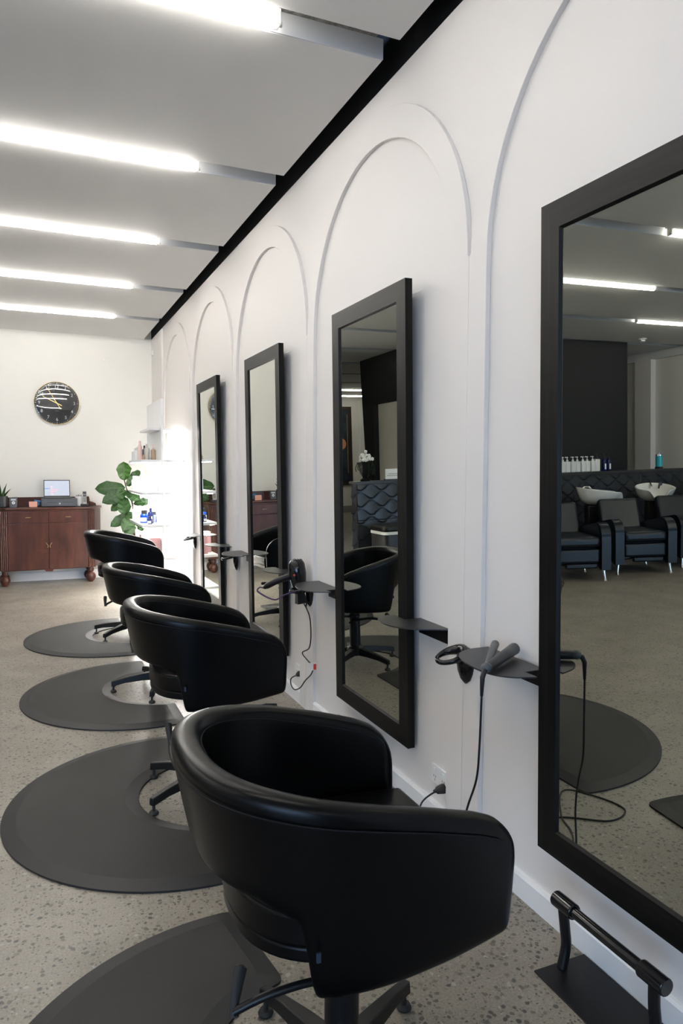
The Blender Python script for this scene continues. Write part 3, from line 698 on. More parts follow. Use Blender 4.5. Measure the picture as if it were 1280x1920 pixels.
# one curved glass cover with thickness
outp = prof; inp = [(max(a-0.0015, 0.001), z-0.002) for a, z in prof][::-1]
v = []; n = 64
allp = outp+inp
for a, z in allp: v += [(a*math.cos(2*PI*k/n), -z, a*math.sin(2*PI*k/n)) for k in range(n)]
fc = [(i*n+k, i*n+(k+1) % n, ((i+1) % len(allp))*n+(k+1) % n, ((i+1) % len(allp))*n+k) for i in range(len(allp)) for k in range(n)]
MB().add(v, fc).build('glass_cover', M_glass, o, smooth=True, angle=1)

# thermostat / sensor on clock wall, detector on ceiling
o = tag(MB().box(-0.575, -0.535, YB-0.012, YB, 2.585, 2.622).build('wall_sensor', M_white, bevel=0.004), 'tiny white sensor on the cream wall right of the clock', 'sensor')
o = thing('smoke_detector', (-6.49, 7.49, H), 'small white smoke detector on the ceiling near the black hood', 'smoke detector')
MB().lathe([(0.055, 0), (0.055, -0.012), (0.042, -0.02)], n=24).build('base', M_white, o, smooth=True)
MB().lathe([(0.036, -0.02), (0.036, -0.04), (0.025, -0.048)], n=24).build('sensor_chamber', M_white, o, smooth=True)
o = thing('alarm_contact', (-0.001, YB-0.16, 2.70), 'small white cable box high in the corner by the black ceiling gap', 'cable box')
MB().box(-0.02, 0, -0.02, 0.02, -0.03, 0.03).build('cover', M_white, o, bevel=0.003)
MB().tube(spline([(-0.006, 0.0, 0.03), (-0.006, 0.03, 0.08), (-0.006, 0.06, 0.16)], 4), 0.003, 6).build('cable', M_white, o)

# ------------------------------------------------------------------ sideboard
sb = thing('sideboard', (-1.205, 8.70, 0), 'antique mahogany sideboard on ball feet under the clock', 'sideboard', rz=math.radians(3.0))
BW, BD, Z0, Z1 = 0.50, 0.30, 0.155, 0.845
# local frame: front at y=0, back at y=BD
def can(off=0, off2=0):
    return [(-0.425-off, 0-off2), (0.425+off, 0-off2), (0.49+off, 0.03), (0.60+off, BD), (-0.60-off, BD), (-0.49-off, 0.03)]
MB().prism(can(), Z0+0.015, Z1).build('carcass', M_wood, sb, bevel=0.003)
MB().prism(can(0.014, 0.016), Z1+0.0005, Z1+0.028).build('table_top', M_woodd, sb, bevel=0.006)
MB().box(-0.52, 0.47, BD-0.03, BD-0.008, Z1+0.0285, Z1+0.135).prism([(0.47, Z1+0.0285), (0.55, Z1+0.0285), (0.545, Z1+0.055), (0.50, Z1+0.075), (0.47, Z1+0.08)], BD-0.03, BD-0.008, axis=1).build('back_rail', M_woodd, sb, bevel=0.003)
for s in (-1, 1):
    mb = MB()
    mb.box(s*0.460-0.036, s*0.460+0.036, -0.010, 0.0, Z0+0.02, Z1-0.005)
    for j in range(4):
        cx_ = s*0.460-0.027+0.018*j
        mb.tube([(cx_, -0.010, Z0+0.03), (cx_, -0.010, Z1-0.02)], 0.0075, 8)
    mb.build('fluted_pilaster', M_woodd, sb, smooth=True)
    d_ = MB().box(min(s*0.003, s*0.418), max(s*0.003, s*0.418), -0.009, 0.0, 0.700, 0.822).build('drawer', M_wood, sb, bevel=0.003)
    MB().box(s*0.21-0.030, s*0.21+0.030, -0.022, -0.010, 0.757, 0.767).build('handle', M_brass, d_, bevel=0.003)
    d_ = MB().box(min(s*0.002, s*0.418), max(s*0.002, s*0.418), -0.009, 0.0, Z0+0.02, 0.692).build('door', M_wood, sb, bevel=0.003)
    MB().tube([(s*0.006, -0.013, 0.43), (s*0.012, -0.018, 0.447), (s*0.032, -0.016, 0.478)], [0.004, 0.005, 0.004], 8).ball((s*0.014, -0.013, 0.425), 0.007, n=6).build('handle', M_brass, d_)
    # carved relief fan beneath the handles
    mb = MB()
    for j in range(3):
        mb.box(min(s*0.015, s*(0.06+0.035*j)), max(s*0.015, s*(0.06+0.035*j)), -0.0125, -0.009, 0.360+0.014*j, 0.366+0.014*j)
    mb.build('carved_detail', M_woodd, d_)
    for yy in (0.045, 0.25):
        mb = MB().lathe([(0.030, 0.165), (0.034, 0.145), (0.030, 0.125), (0.020, 0.112), (0.040, 0.100), (0.054, 0.075), (0.055, 0.052), (0.042, 0.022), (0.026, 0.006), (0.022, 0.0)], (s*0.452, yy, 0), 20)
        mb.build('ball_foot', M_woodd, sb, smooth=True)
MB().prism([(-0.05, Z0+0.02), (0.05, Z0+0.02), (0.035, Z0-0.005), (-0.035, Z0-0.005)], -0.008, 0.01, axis=1).build('apron_drop', M_woodd, sb)
MB().box(-0.435, 0.435, -0.006, 0.0, Z1-0.018, Z1-0.004).build('top_moulding', M_woodd, sb, bevel=0.002)
SBZ = Z1+0.0290
def sbp(x, y, z=0):
    v_ = Matrix.Rotation(math.radians(3.0), 4, 'Z') @ Vector((x, y, 0)); return (-1.205+v_.x, 8.70+v_.y, SBZ+z)
# aloe in black pot
o = thing('potted_aloe', sbp(-0.470, 0.12), 'spiky aloe in a black ribbed pot at the left end of the sideboard', 'potted plant')
mb = MB(); n = 36; v = []
for rr, z in [(0.048, 0), (0.060, 0.01), (0.064, 0.125), (0.057, 0.125), (0.055, 0.105)]:
    for k in range(n): q = rr*(1+(0.03 if k % 2 else 0) * (z < 0.13)); v.append((q*math.cos(2*PI*k/n), q*math.sin(2*PI*k/n), z))
mb.add(v, [(i*n+k, i*n+(k+1) % n, (i+1)*n+(k+1) % n, (i+1)*n+k) for i in range(4) for k in range(n)]+[tuple(range(n))[::-1], tuple(range(4*n, 5*n))]).build('pot', M_dark, o)
for k in range(9):
    a = 2*PI*k/9+0.3; tilt = 0.25+0.45*(k % 3)/2; L = 0.17 if k % 3 == 0 else 0.14
    pts = [Vector((math.cos(a)*0.015, math.sin(a)*0.015, 0.10))]
    for j in range(1, 7):
        t = j/6; pts.append(Vector((math.cos(a)*(0.015+L*t*math.sin(tilt)*(0.6+0.4*t)), math.sin(a)*(0.015+L*t*math.sin(tilt)*(0.6+0.4*t)), 0.10+L*t*math.cos(tilt))))
    MB().tube(pts, [0.012, 0.012, 0.011, 0.009, 0.007, 0.004, 0.001], 7).build('leaf', M_leaf2 if k % 2 else M_leaf, o, smooth=True, angle=2)
# dark pouch
o = thing('gift_pouch', sbp(-0.350, 0.10), 'dark grey paper pouch with white print beside the aloe pot', 'pouch')
MB().add([(-0.040, -0.02, 0), (0.036, -0.02, 0), (0.036, 0.02, 0), (-0.040, 0.02, 0), (-0.046, -0.006, 0.112), (0.040, -0.006, 0.116), (0.040, 0.006, 0.116), (-0.046, 0.006, 0.112)], [(0, 3, 2, 1), (4, 5, 6, 7), (0, 1, 5, 4), (1, 2, 6, 5), (2, 3, 7, 6), (3, 0, 4, 7)]).build('pouch', M_grey, o, bevel=0.003)
MB().lathe([(0.017, 0), (0.017, 0.002)], n=20).xf(Matrix.Translation((0, -0.0165, 0.052)) @ Matrix.Rotation(PI/2-0.12, 4, 'X')).build('round_logo', M_ink, o)
MB().tube([(-0.007, -0.0205, 0.046), (0.008, -0.0200, 0.058)], 0.0022, 6).tube([(-0.007, -0.0198, 0.057), (0.006, -0.0205, 0.048)], 0.0018, 6).build('logo_mark', M_dark, o)
for j, zz in enumerate((0.078, 0.088)):
    MB().box(-0.026, 0.024, -0.0160+0.001*j, -0.0100, zz, zz+0.006).build('print_line', M_ink, o)
# pink box with blue thing
o = tag(MB().box(-0.043, 0.043, -0.03, 0.03, 0, 0.062).build('small_box', M_pink, bevel=0.003), 'small salmon pink open box on the sideboard', 'box'); o.location = sbp(-0.150, 0.09)
o = thing('tape_dispenser', sbp(-0.112, 0.165), 'blue plastic tape roll behind the salmon pink box', 'tape')
MB().lathe([(0.034, 0), (0.034, 0.02), (0.020, 0.02)], n=24).xf(Matrix.Translation((0, 0, 0.036)) @ Matrix.Rotation(PI/2, 4, 'X')).build('roll', M_blueobj, o, smooth=True)
MB().box(-0.03, 0.03, -0.026, 0.004, 0, 0.014).build('stand', M_dark, o, bevel=0.002)
MB().tube([(-0.02, -0.02, 0.072), (0.045, -0.02, 0.060)], 0.008, 8).build('tape_end', M_blueobj, o)
# cash drawer
cd = thing('cash_drawer', sbp(0.128, 0.145), 'grey metal cash drawer on the sideboard under the laptop', 'cash drawer')
MB().box(-0.190, 0.190, -0.115, 0.115, 0.006, 0.094).build('case', M_grey, cd, bevel=0.004)
fr = MB().box(-0.183, 0.183, -0.119, -0.1155, 0.014, 0.082).build('drawer_front', M_grey, cd, bevel=0.002)
MB().box(-0.130, -0.030, -0.1205, -0.119, 0.048, 0.054).build('slot', M_dark, fr); MB().box(0.030, 0.150, -0.1205, -0.119, 0.050, 0.056).build('slot', M_dark, fr)
MB().lathe([(0.010, 0), (0.010, 0.003)], n=16).xf(Matrix.Translation((0.004, -0.119, 0.038)) @ Matrix.Rotation(PI/2, 4, 'X')).build('lock', M_steel, fr)
for sx_ in (-0.17, 0.17):
    for sy_ in (-0.1, 0.1): MB().lathe([(0.008, 0), (0.008, 0.007)], (sx_, sy_, 0), 10).build('rubber_foot', M_rubber, cd)
# laptop
lp = thing('laptop', sbp(0.110, 0.145, 0.0945), 'open slim laptop with a pale web page on screen, on the cash drawer', 'laptop')
MB().box(-0.150, 0.150, -0.105, 0.085, 0, 0.012).build('keyboard_base', M_dark, lp, bevel=0.003)
scr = MB().box(-0.142, 0.142, -0.004, 0.004, 0, 0.200).build('screen_lid', M_dark, lp, bevel=0.002)
scr.location = (0, 0.086, 0.012); scr.rotation_euler = (math.radians(-12), 0, 0)
MB().box(-0.134, 0.134, -0.0052, -0.0042, 0.014, 0.190).build('display', M_screen, scr)
MB().box(-0.134, -0.085, -0.0058, -0.0052, 0.092, 0.104).build('menu_bar', M_screend, scr)
mb = MB()
for j in range(9):
    L = [0.035, 0.03, 0.045, 0.06, 0.075, 0.09, 0.03, 0.02, 0.025][j]
    mb.box(-0.068, -0.068+L, -0.0058, -0.0052, 0.024+0.0125*j, 0.030+0.0125*j)
mb.build('list_rows', M_screenr, scr)
# mug and phone
o = thing('white_mug', sbp(0.345, 0.16), 'white mug with small pens between the cash drawer and phone', 'mug')
MB().lathe([(0.030, 0), (0.038, 0.006), (0.041, 0.115), (0.037, 0.115), (0.034, 0.02), (0.01, 0.015)], n=28).build('cup', M_white, o, smooth=True)
for k in range(5):
    MB().tube([(-0.02+0.01*k, 0.004*(k % 2), 0.03), (-0.028+0.013*k, 0.006, 0.125+0.004*(k % 3))], 0.004, 8).build('pen', M_dark, o)
o = thing('cordless_phone', sbp(0.400, 0.085), 'silver and black cordless phone upright in its charger at the right of the sideboard', 'telephone')
MB().box(-0.044, 0.044, -0.038, 0.045, 0, 0.028).build('charging_cradle', M_dark, o, bevel=0.008)
hs = MB().box(-0.022, 0.022, -0.013, 0.013, 0, 0.155).build('handset', M_stone, o, bevel=0.009); hs.location = (0.0, 0.005, 0.024); hs.rotation_euler = (math.radians(-10), 0, 0)
MB().box(-0.018, 0.018, -0.0145, -0.013, 0.115, 0.145).build('earpiece', M_dark, hs); MB().box(-0.016, 0.016, -0.0145, -0.013, 0.085, 0.110).build('display', M_grey, hs)
mb = MB()
for a in range(3):
    for b in range(4): mb.box(-0.015+0.011*a, -0.007+0.011*a, -0.0148, -0.013, 0.025+0.014*b, 0.034+0.014*b)
mb.build('keypad', M_dark, hs)

# ------------------------------------------------------------------ fiddle leaf fig
fg = thing('fiddle_leaf_fig', (-0.30, 8.50, 0), 'fiddle leaf fig with big glossy leaves between the sideboard and lit shelves', 'potted plant')
MB().lathe([(0.10, 0), (0.125, 0.01), (0.15, 0.26), (0.155, 0.28), (0.14, 0.28), (0.135, 0.25)], n=32).build('pot', M_dark, fg, smooth=True)
MB().lathe([(0.134, 0.235), (0.134, 0.252)], n=24).build('soil', M_stem, fg)
def rel(x, y, z): return (x+0.30, y-8.50, z)
MB().tube(spline([rel(-0.285, 8.50, 0.24), rel(-0.296, 8.50, 0.52), rel(-0.311, 8.50, 0.895), rel(-0.375, 8.50, 1.078), rel(-0.402, 8.50, 1.19)], 6), [0.012]*8+[0.009]*10+[0.006]*7, 8).build('stem', M_stem, fg, smooth=True)
def leaf(b, t, w_, bend, face, m_):
    b, t = Vector(b), Vector(t); d_ = t-b; L = d_.length; d_.normalize()
    nrm = Vector(face); nrm = (nrm-nrm.dot(d_)*d_).normalized(); s = d_.cross(nrm)
    n_, k_ = 14, 6; v = []
    for i in range(n_+1):
        q = i/n_
        wd = w_*0.5*(math.sin(PI*min(1, q**0.8))**0.62*(0.62+0.55*q)*(1-0.16*math.exp(-((q-0.38)/0.12)**2))) if 0 < q < 1 else 0.002
        wd *= 1+0.05*math.sin(q*22)
        c = b+d_*(L*q)+nrm*(bend*math.sin(PI*q*0.9)-bend*0.6*q*q)
        for j in range(-k_, k_+1):
            a = j/k_
            z = 0.10*w_*abs(a)**1.5 + 0.012*math.sin(q*26+abs(a)*3)*abs(a)
            v.append(tuple(c+s*(a*wd)+nrm*z))
    W_ = 2*k_+1
    fc = [(i*W_+j, i*W_+j+1, (i+1)*W_+j+1, (i+1)*W_+j) for i in range(n_) for j in range(W_-1)]
    nn_ = len(v); v2 = v+[tuple(Vector(p)-nrm*0.0015) for p in v]
    fc2 = fc+[tuple(x+nn_ for x in q[::-1]) for q in fc]
    lf = MB().add(v2, fc2).build('leaf', m_, fg, smooth=True, angle=3)
    mid = [b+d_*(L*q)+nrm*(bend*math.sin(PI*q*0.9)-bend*0.6*q*q+0.001) for q in [i/10 for i in range(11)]]
    vb = MB().tube(mid, [0.0035-0.0025*i/10 for i in range(11)], 5)
    for q in (0.2, 0.35, 0.5, 0.65, 0.8):
        c = b+d_*(L*q)+nrm*(bend*math.sin(PI*q*0.9)-bend*0.6*q*q+0.0015)
        for sg in (-1, 1):
            e2 = c+d_*(L*0.13)+s*(sg*w_*0.36*(0.7+0.3*q))+nrm*(0.10*w_*0.6)
            vb.tube([c, (c+e2)/2+nrm*0.001-nrm*0.006, e2], [0.0012, 0.001, 0.0006], 4)
    vb.build('veins', M_vein, lf)
LV = [((-0.402, 8.50, 1.18), (-0.412, 8.46, 1.39), 0.165, 0.01, M_leaf2), ((-0.398, 8.5, 1.094), (-0.725, 8.42, 1.085), 0.165, 0.03, M_leaf), ((-0.383, 8.5, 1.056), (-0.655, 8.38, 0.93), 0.155, 0.03, M_leaf),
      ((-0.380, 8.5, 1.04), (-0.245, 8.38, 0.955), 0.12, 0.02, M_leaf), ((-0.41, 8.49, 0.985), (-0.420, 8.34, 0.785), 0.155, 0.02, M_leaf), ((-0.40, 8.5, 0.96), (-0.555, 8.45, 0.832), 0.10, 0.01, M_leaf2),
      ((-0.300, 8.5, 0.91), (-0.13, 8.42, 0.935), 0.095, 0.02, M_leaf), ((-0.375, 8.52, 1.11), (-0.21, 8.58, 1.285), 0.12, 0.02, M_leaf), ((-0.315, 8.5, 0.806), (-0.565, 8.42, 0.66), 0.125, 0.02, M_leaf),
      ((-0.320, 8.5, 0.80), (-0.440, 8.36, 0.60), 0.145, 0.02, M_leaf), ((-0.296, 8.5, 0.68), (-0.420, 8.42, 0.53), 0.115, 0.02, M_leaf), ((-0.296, 8.52, 0.74), (-0.18, 8.60, 0.60), 0.11, 0.02, M_leaf)]
for b, t, w_, bend, m_ in LV:
    leaf(rel(*b), rel(*t), w_*1.15, bend, (0.05+random.uniform(-.25, .25), -1, 0.22+random.uniform(-.2, .2)), m_)

# ------------------------------------------------------------------ lit product shelves
un = thing('display_shelves', (-0.20, 7.51, 0), 'glossy white display shelves on a central panel, brightly lit from within', 'shelving')
MB().box(-0.012, 0.012, -0.42, 0.0-0.002, 0.0, 1.985).build('spine_panel', M_gloss_white, un, bevel=0.001)
MB().box(-0.012, 0.012, 0.002, 0.50, 0.0, 1.985).build('spine_panel', M_gloss_white, un, bevel=0.001)
SH = [1.397, 1.083, 0.770, 0.450, 0.130]
for z in SH:
    for nm, x0, x1 in (('shelf_board', -0.208, -0.013), ('shelf_board', 0.013, 0.196)):
        s_ = MB().box(x0, x1, -0.487, 0.487, z-0.024, z).build(nm, M_gloss_white, un, bevel=0.001)
    MB().box(0.030, 0.185, -0.40, 0.40, z-0.030, z-0.025).build('led_strip', M_led, un)
    MB().box(-0.190, -0.150, -0.44, 0.44, z-0.030, z-0.025).build('led_strip', M_led, un)
for x0, x1 in ((-0.115, -0.013), (0.013, 0.125)):
    MB().box(x0, x1, -0.36, 0.30, 1.685, 1.705).build('top_shelf', M_gloss_white, un, bevel=0.001)
MB().box(0.025, 0.10, -0.30, 0.25, 1.679, 1.6845).build('led_strip', M_led, un)
def bottle(name, x, y, z, rr, h, body, cap, label, cat='bottle', kind='cyl', group='hair products on the lit shelves', lab=None, pump=False):
    o = thing(name, (x, y, z), label, cat, group)
    hb = h*0.78 if not pump else h*0.70
    if kind == 'box': MB().box(-rr, rr, -rr*0.7, rr*0.7, 0, hb).build('body', body, o, bevel=rr*0.25)
    elif kind == 'jar': hb = h*0.72; MB().lathe([(rr*0.9, 0), (rr, 0.004), (rr, hb*0.85), (rr*0.75, hb), (rr*0.6, hb)], n=20).build('body', body, o, smooth=True)
    else: MB().lathe([(rr*0.92, 0), (rr, 0.004), (rr, hb*0.88), (rr*0.8, hb*0.96), (rr*0.4, hb), (rr*0.4, hb+0.004)], n=20).build('body', body, o, smooth=True)
    if pump:
        MB().lathe([(rr*0.42, hb), (rr*0.42, hb+(h-hb)*0.35), (rr*0.16, hb+(h-hb)*0.4), (rr*0.16, hb+(h-hb)*0.8)], n=14).box(-rr*0.25, rr*0.9, -rr*0.22, rr*0.22, hb+(h-hb)*0.8, h).build('pump', cap, o, smooth=True)
    else:
        k = 0.65 if kind == 'jar' else 0.45
        MB().lathe([(rr*k, hb), (rr*k, h), (rr*k*0.9, h+0.001)], n=16).build('cap', cap, o, smooth=True)
    if lab:
        if kind == 'box': MB().box(-rr*0.7, rr*0.7, -rr*0.7-0.001, -rr*0.7, hb*0.2, hb*0.6).build('label', lab, o)
        else:
            mb = MB(); n = 8; v = []
            for zz in (hb*0.15, hb*0.6):
                for q in range(n+1):
                    a = -PI/2-0.7-0.6+1.7*q/n; v.append(((rr+0.0008)*math.cos(a), (rr+0.0008)*math.sin(a), zz))
            mb.add(v, [(q, q+1, n+2+q, n+1+q) for q in range(n)]).build('label', lab, o)
    return o
Z1s = SH[0]
bottle('product_bottle', -0.372, 7.80, Z1s, 0.030, 0.125, M_white, M_white, 'short white bottle at the left rear of the upper shelf')
bottle('product_bottle', -0.362, 7.68, Z1s, 0.026, 0.130, M_white, M_white, 'slim white bottle beside the short one on the upper shelf')
bottle('pump_bottle', -0.362, 7.47, Z1s, 0.023, 0.190, M_pinkbottle, M_pinkbottle, 'tall pale pink bottle on the upper shelf')
bottle('product_jar', -0.345, 7.32, Z1s, 0.015, 0.050, M_tan, M_tan, 'tiny brown pot in front of the pink bottle', 'jar', 'jar')
bottle('product_bottle', -0.300, 7.60, Z1s, 0.022, 0.150, M_grey, M_dark, 'dark grey bottle behind the stone grey one, upper shelf')
bottle('pump_bottle', -0.300, 7.42, Z1s, 0.026, 0.160, M_stone, M_stone, 'stone grey bottle in the middle of the upper shelf')
bottle('pump_bottle', -0.247, 7.36, Z1s, 0.025, 0.155, M_tan, M_pinkbottle, 'tan pump bottle with pale pink pump, rightmost on the upper shelf', pump=True)
z = SH[1]
for j, (x, y) in enumerate([(-0.378, 7.84), (-0.376, 7.70), (-0.374, 7.55)]):
    bottle('product_bottle', x, y, z, 0.024, 0.150, M_white, M_white, 'white slim bottle on the middle shelf, %s of three' % ['rearmost', 'middle', 'front'][j])
bottle('product_bottle', -0.350, 7.43, z, 0.025, 0.215, M_clear, M_white, 'tall clear bottle with white cap on the middle shelf')
bottle('square_bottle', -0.300, 7.34, z, 0.032, 0.125, M_clear, M_clear, 'squat pale blue square bottle left of its twin', kind='box')
bottle('square_bottle', -0.245, 7.30, z, 0.032, 0.125, M_clear, M_clear, 'squat pale blue square bottle rightmost on the middle shelf', kind='box')
z = SH[2]
for j, (x, y) in enumerate([(-0.378, 7.82), (-0.376, 7.68), (-0.374, 7.54)]):
    bottle('product_bottle', x, y, z, 0.024, 0.150, M_white, M_white, 'white bottle on the lower shelf behind the blue jar, %s of three' % ['rearmost', 'middle', 'front'][j])
bottle('blue_jar', -0.340, 7.36, z, 0.042, 0.125, M_cobalt, M_dark, 'cobalt blue jar with black lid and white label on the lower shelf', 'jar', 'jar', lab=M_ink)
bottle('blue_jar', -0.240, 7.42, z, 0.036, 0.105, M_lilac, M_dark, 'lilac blue jar behind the navy bottles', 'jar', 'jar')
bottle('blue_bottle', -0.315, 7.17, z, 0.023, 0.075, M_navy, M_dark, 'small navy jar with white label at the shelf front', 'jar', 'jar', lab=M_ink)
bottle('blue_bottle', -0.290, 7.27, z, 0.027, 0.150, M_navy, M_navy, 'tall navy bottle on the lower shelf behind the small jar', lab=M_ink)
z = SH[3]
o = tag(MB().box(-0.03, 0.03, -0.06, 0.06, 0, 0.21).build('gift_box', M_rose, bevel=0.002), 'tall dusty rose box standing left on the low shelf', 'box', 'rose gift boxes on the low shelf'); o.location = (-0.360, 7.30, z)
o = tag(MB().box(-0.055, 0.055, -0.05, 0.05, 0, 0.185).build('gift_box', M_rose, bevel=0.002), 'wide dusty rose box standing right on the low shelf', 'box', 'rose gift boxes on the low shelf'); o.location = (-0.275, 7.18, z)
bottle('product_bottle', -0.380, 7.58, z, 0.022, 0.12, M_white, M_white, 'white bottle left of the rose boxes on the low shelf')

# ------------------------------------------------------------------ tiled counter wall (reflected in the mirrors)
LX0, LX1, LY, LT = -2.13, -7.30, 7.42, 1.10
struct('wall_low', MB().box(LX1, LX0-0.006, LY+0.012, LY+0.17, 0, LT-0.03), M_tile, 'waist high blue black wave tiled wall behind the wash chairs', 'wall')
def wave_face(length, height, depth=0.016):
    nx, nz = int(length/0.0125), int(height/0.0075)
    U = np.linspace(0, length, nx+1); V = np.linspace(0, height, nz+1)
    uu, vv = np.meshgrid(U, V, indexing='ij'); p_ = 0.094; lam = 0.27; A = 0.036
    ph = 2*PI*uu/lam
    hh = np.zeros_like(uu); best = np.full_like(uu, -1e9)
    # ridges i at p*i + (-1)^i * A * sin ; find the position between ridge below and above
    k = np.arange(-1, int(height/p_)+3)
    R = np.stack([p_*i+((-1.0)**i)*A*np.cos(ph) for i in k]); 
    idx = (R <= vv[None]).sum(0)-1; idx = np.clip(idx, 0, len(k)-2)
    lo = np.take_along_axis(R, idx[None], 0)[0]; hi = np.take_along_axis(R, idx[None]+1, 0)[0]
    t = np.clip((vv-lo)/np.maximum(hi-lo, 1e-4), 0, 1); gap = np.clip((hi-lo)/(p_+2*A), 0, 1)
    hh = depth*gap*((1-t)**1.4)
    joint = (np.abs(((uu+0.28) % 0.60)-0.0) < 0.006) | (np.abs(vv-(height-0.42)) < 0.004) | (np.abs(vv-(height-0.84)) < 0.004)
    hh[joint] = 0
    return uu, vv, hh, nx, nz
def wave_obj(name, origin, du, nrm, length, height, label):
    uu, vv, hh, nx, nz = wave_face(length, height)
    o_, du, nrm = np.array(origin), np.array(du), np.array(nrm)
    P = o_+uu[..., None]*du+vv[..., None]*np.array((0, 0, 1.0))+hh[..., None]*nrm
    W_ = nz+1
    ii, jj = np.meshgrid(np.arange(nx), np.arange(nz), indexing='ij')
    F = np.stack([ii*W_+jj, (ii+1)*W_+jj, (ii+1)*W_+jj+1, ii*W_+jj+1], -1).reshape(-1, 4)
    me = bpy.data.meshes.new(name); me.from_pydata(P.reshape(-1, 3).tolist(), [], F.tolist()); me.materials.append(M_tile)
    for p in me.polygons: p.use_smooth = True
    q = bpy.data.objects.new(name, me); C.objects.link(q); q['kind'] = 'structure'; q['label'] = label; q['category'] = 'tiles'
    return q
wave_obj('trim_30', (LX1, LY+0.0115, 0), (1, 0, 0), (0, -1, 0), LX0-LX1-0.002, LT-0.03, 'blue black wave relief tiles facing the salon')
wave_obj('trim_31', (LX0-0.0055, LY+0.012, 0), (0, 1, 0), (1, 0, 0), 0.158, LT-0.03, 'narrow strip of wave tiles on the end of the low wall')
struct('trim_32', MB().box(LX1, LX0+0.02, LY-0.02, LY+0.19, LT-0.0295, LT), M_ledge, 'charcoal ledge on top of the tiled low wall', 'ledge')
# black hood wall
mb = MB()
HX0, HX1, HY0, HY1 = -3.55, -6.53, 7.80, 10.32
mb.box(HX1, HX0-0.15, HY0, HY0+0.12, 0, H)
struct('wall_hood_front', mb, M_hood, 'matt black wall rising behind the tiled ledge', 'wall')
mb = MB(); yo0, yo1, zo = 8.35, 9.86, 2.185
mb.prism([(HY0, 0), (yo0, 0), (yo0, zo), (yo1, zo), (yo1+0.06, 0), (HY1-0.22, 0), (HY1, H), (HY0, H)], HX0-0.15, HX0, axis=0)
struct('wall_hood_side', mb, M_hood, 'matt black wall with a doorway, tapering at its far edge', 'wall')
struct('door_1', MB().box(HX0-0.11, HX0-0.07, yo0+0.005, yo1-0.005, 0.01, zo-0.01), M_door, 'pale sliding door in the black wall', 'door', bevel=0.004)
struct('wall_hood_rear', MB().box(HX1, HX0-0.15, HY1-0.35, HY1-0.25, 0, H), M_hood, 'rear of the matt black wall', 'wall')
# bottles on the ledge
zz = LT+0.001
for j in range(9):
    x = -4.93-0.083*j
    o = bottle('pump_bottle', x, 7.47+0.012*(j % 2), zz, 0.036, 0.205, M_white, M_white, 'white pump bottle on the tiled ledge, number %d counted from the painted doorway side' % (j+1), group='white pump bottles on the tiled ledge', kind='box', lab=M_inkd if False else None, pump=True)
    o['label'] = 'white pump bottle on the tiled ledge, %s' % ['first from the hood side', 'second from the room end', 'third from the room end', 'fourth from the room end', 'in the middle of the nine', 'fourth from the navy bottles', 'third from the navy bottles', 'second from the navy bottles', 'last before the black pump bottle'][j]
bottle('pump_bottle', -5.69, 7.50, zz, 0.040, 0.235, M_white, M_dark, 'white bottle with a black pump beside the navy bottles on the ledge', group='dark pump bottles on the ledge', kind='box', pump=True)
bottle('pump_bottle', -5.80, 7.48, zz, 0.028, 0.235, M_navy, M_dark, 'navy pump bottle with white label next to the white bottles', group='dark pump bottles on the ledge', lab=M_ink, pump=True)
bottle('pump_bottle', -5.88, 7.48, zz, 0.028, 0.235, M_navy, M_dark, 'navy pump bottle with white label at the outer end of the row', group='dark pump bottles on the ledge', lab=M_ink, pump=True)
o = thing('disinfectant_jar', (-6.80, 7.49, zz), 'tall glass jar of turquoise disinfectant with chrome lid on the ledge', 'jar')
MB().lathe([(0.052, 0), (0.055, 0.02), (0.045, 0.03)], n=24).build('base', M_dark, o, smooth=True)
MB().lathe([(0.045, 0.030), (0.046, 0.175), (0.040, 0.180)], n=24).build('liquid', M_teal, o, smooth=True)
MB().lathe([(0.048, 0.180), (0.048, 0.196), (0.03, 0.205), (0.006, 0.207), (0.006, 0.225), (0.011, 0.230), (0.004, 0.238)], n=24).build('lid', M_chrome, o, smooth=True)
# urn with flowers
o = thing('flower_urn', (-2.27, 7.50, zz), 'black urn of white flowers on the ledge corner', 'urn')
MB().lathe([(0.055, 0), (0.060, 0.015), (0.030, 0.035), (0.035, 0.05), (0.060, 0.09), (0.075, 0.16), (0.088, 0.20), (0.092, 0.215), (0.075, 0.215), (0.06, 0.15)], n=28).build('urn', M_blackmetal, o, smooth=True)
fl = MB(); gr = MB()
for k in range(26):
    a = random.uniform(0, 2*PI); rr = random.uniform(0.01, 0.10); z = 0.225+random.uniform(0.0, 0.10)*(1-rr/0.14)+(0.05 if k % 5 == 0 else 0)
    c = Vector((rr*math.cos(a), rr*math.sin(a), z)); gr.tube([(0.3*c.x, 0.3*c.y, 0.20), tuple(c)], 0.002, 5)
    for q in range(5):
        b = 2*PI*q/5; fl.ball((c.x+0.011*math.cos(b), c.y+0.004*math.sin(a), c.z+0.011*math.sin(b)), 0.009, 0.004, 0.009, 4)
    gr.ball((c.x*0.8, c.y*0.8, 0.215), 0.018, 0.012, 0.006, 4)
fl.build('blossoms', M_flower, o, smooth=True, angle=3); gr.build('stems_and_leaves', M_leaf, o)
tr = MB()
for k in range(7): tr.tube(spline([(0.085*math.cos(k*0.9+2), 0.085*math.sin(k*0.9+2), 0.215), (0.11*math.cos(k*0.9+2), 0.11*math.sin(k*0.9+2), 0.15), (0.10*math.cos(k*0.9+2.1), 0.10*math.sin(k*0.9+2.1), 0.06+0.01*k)], 4), 0.005, 5)
tr.build('trailing_ivy', M_leaf, o)
o = thing('card_stand', (-2.62, 7.48, zz), 'small white card display on the ledge near the flower urn', 'card stand')
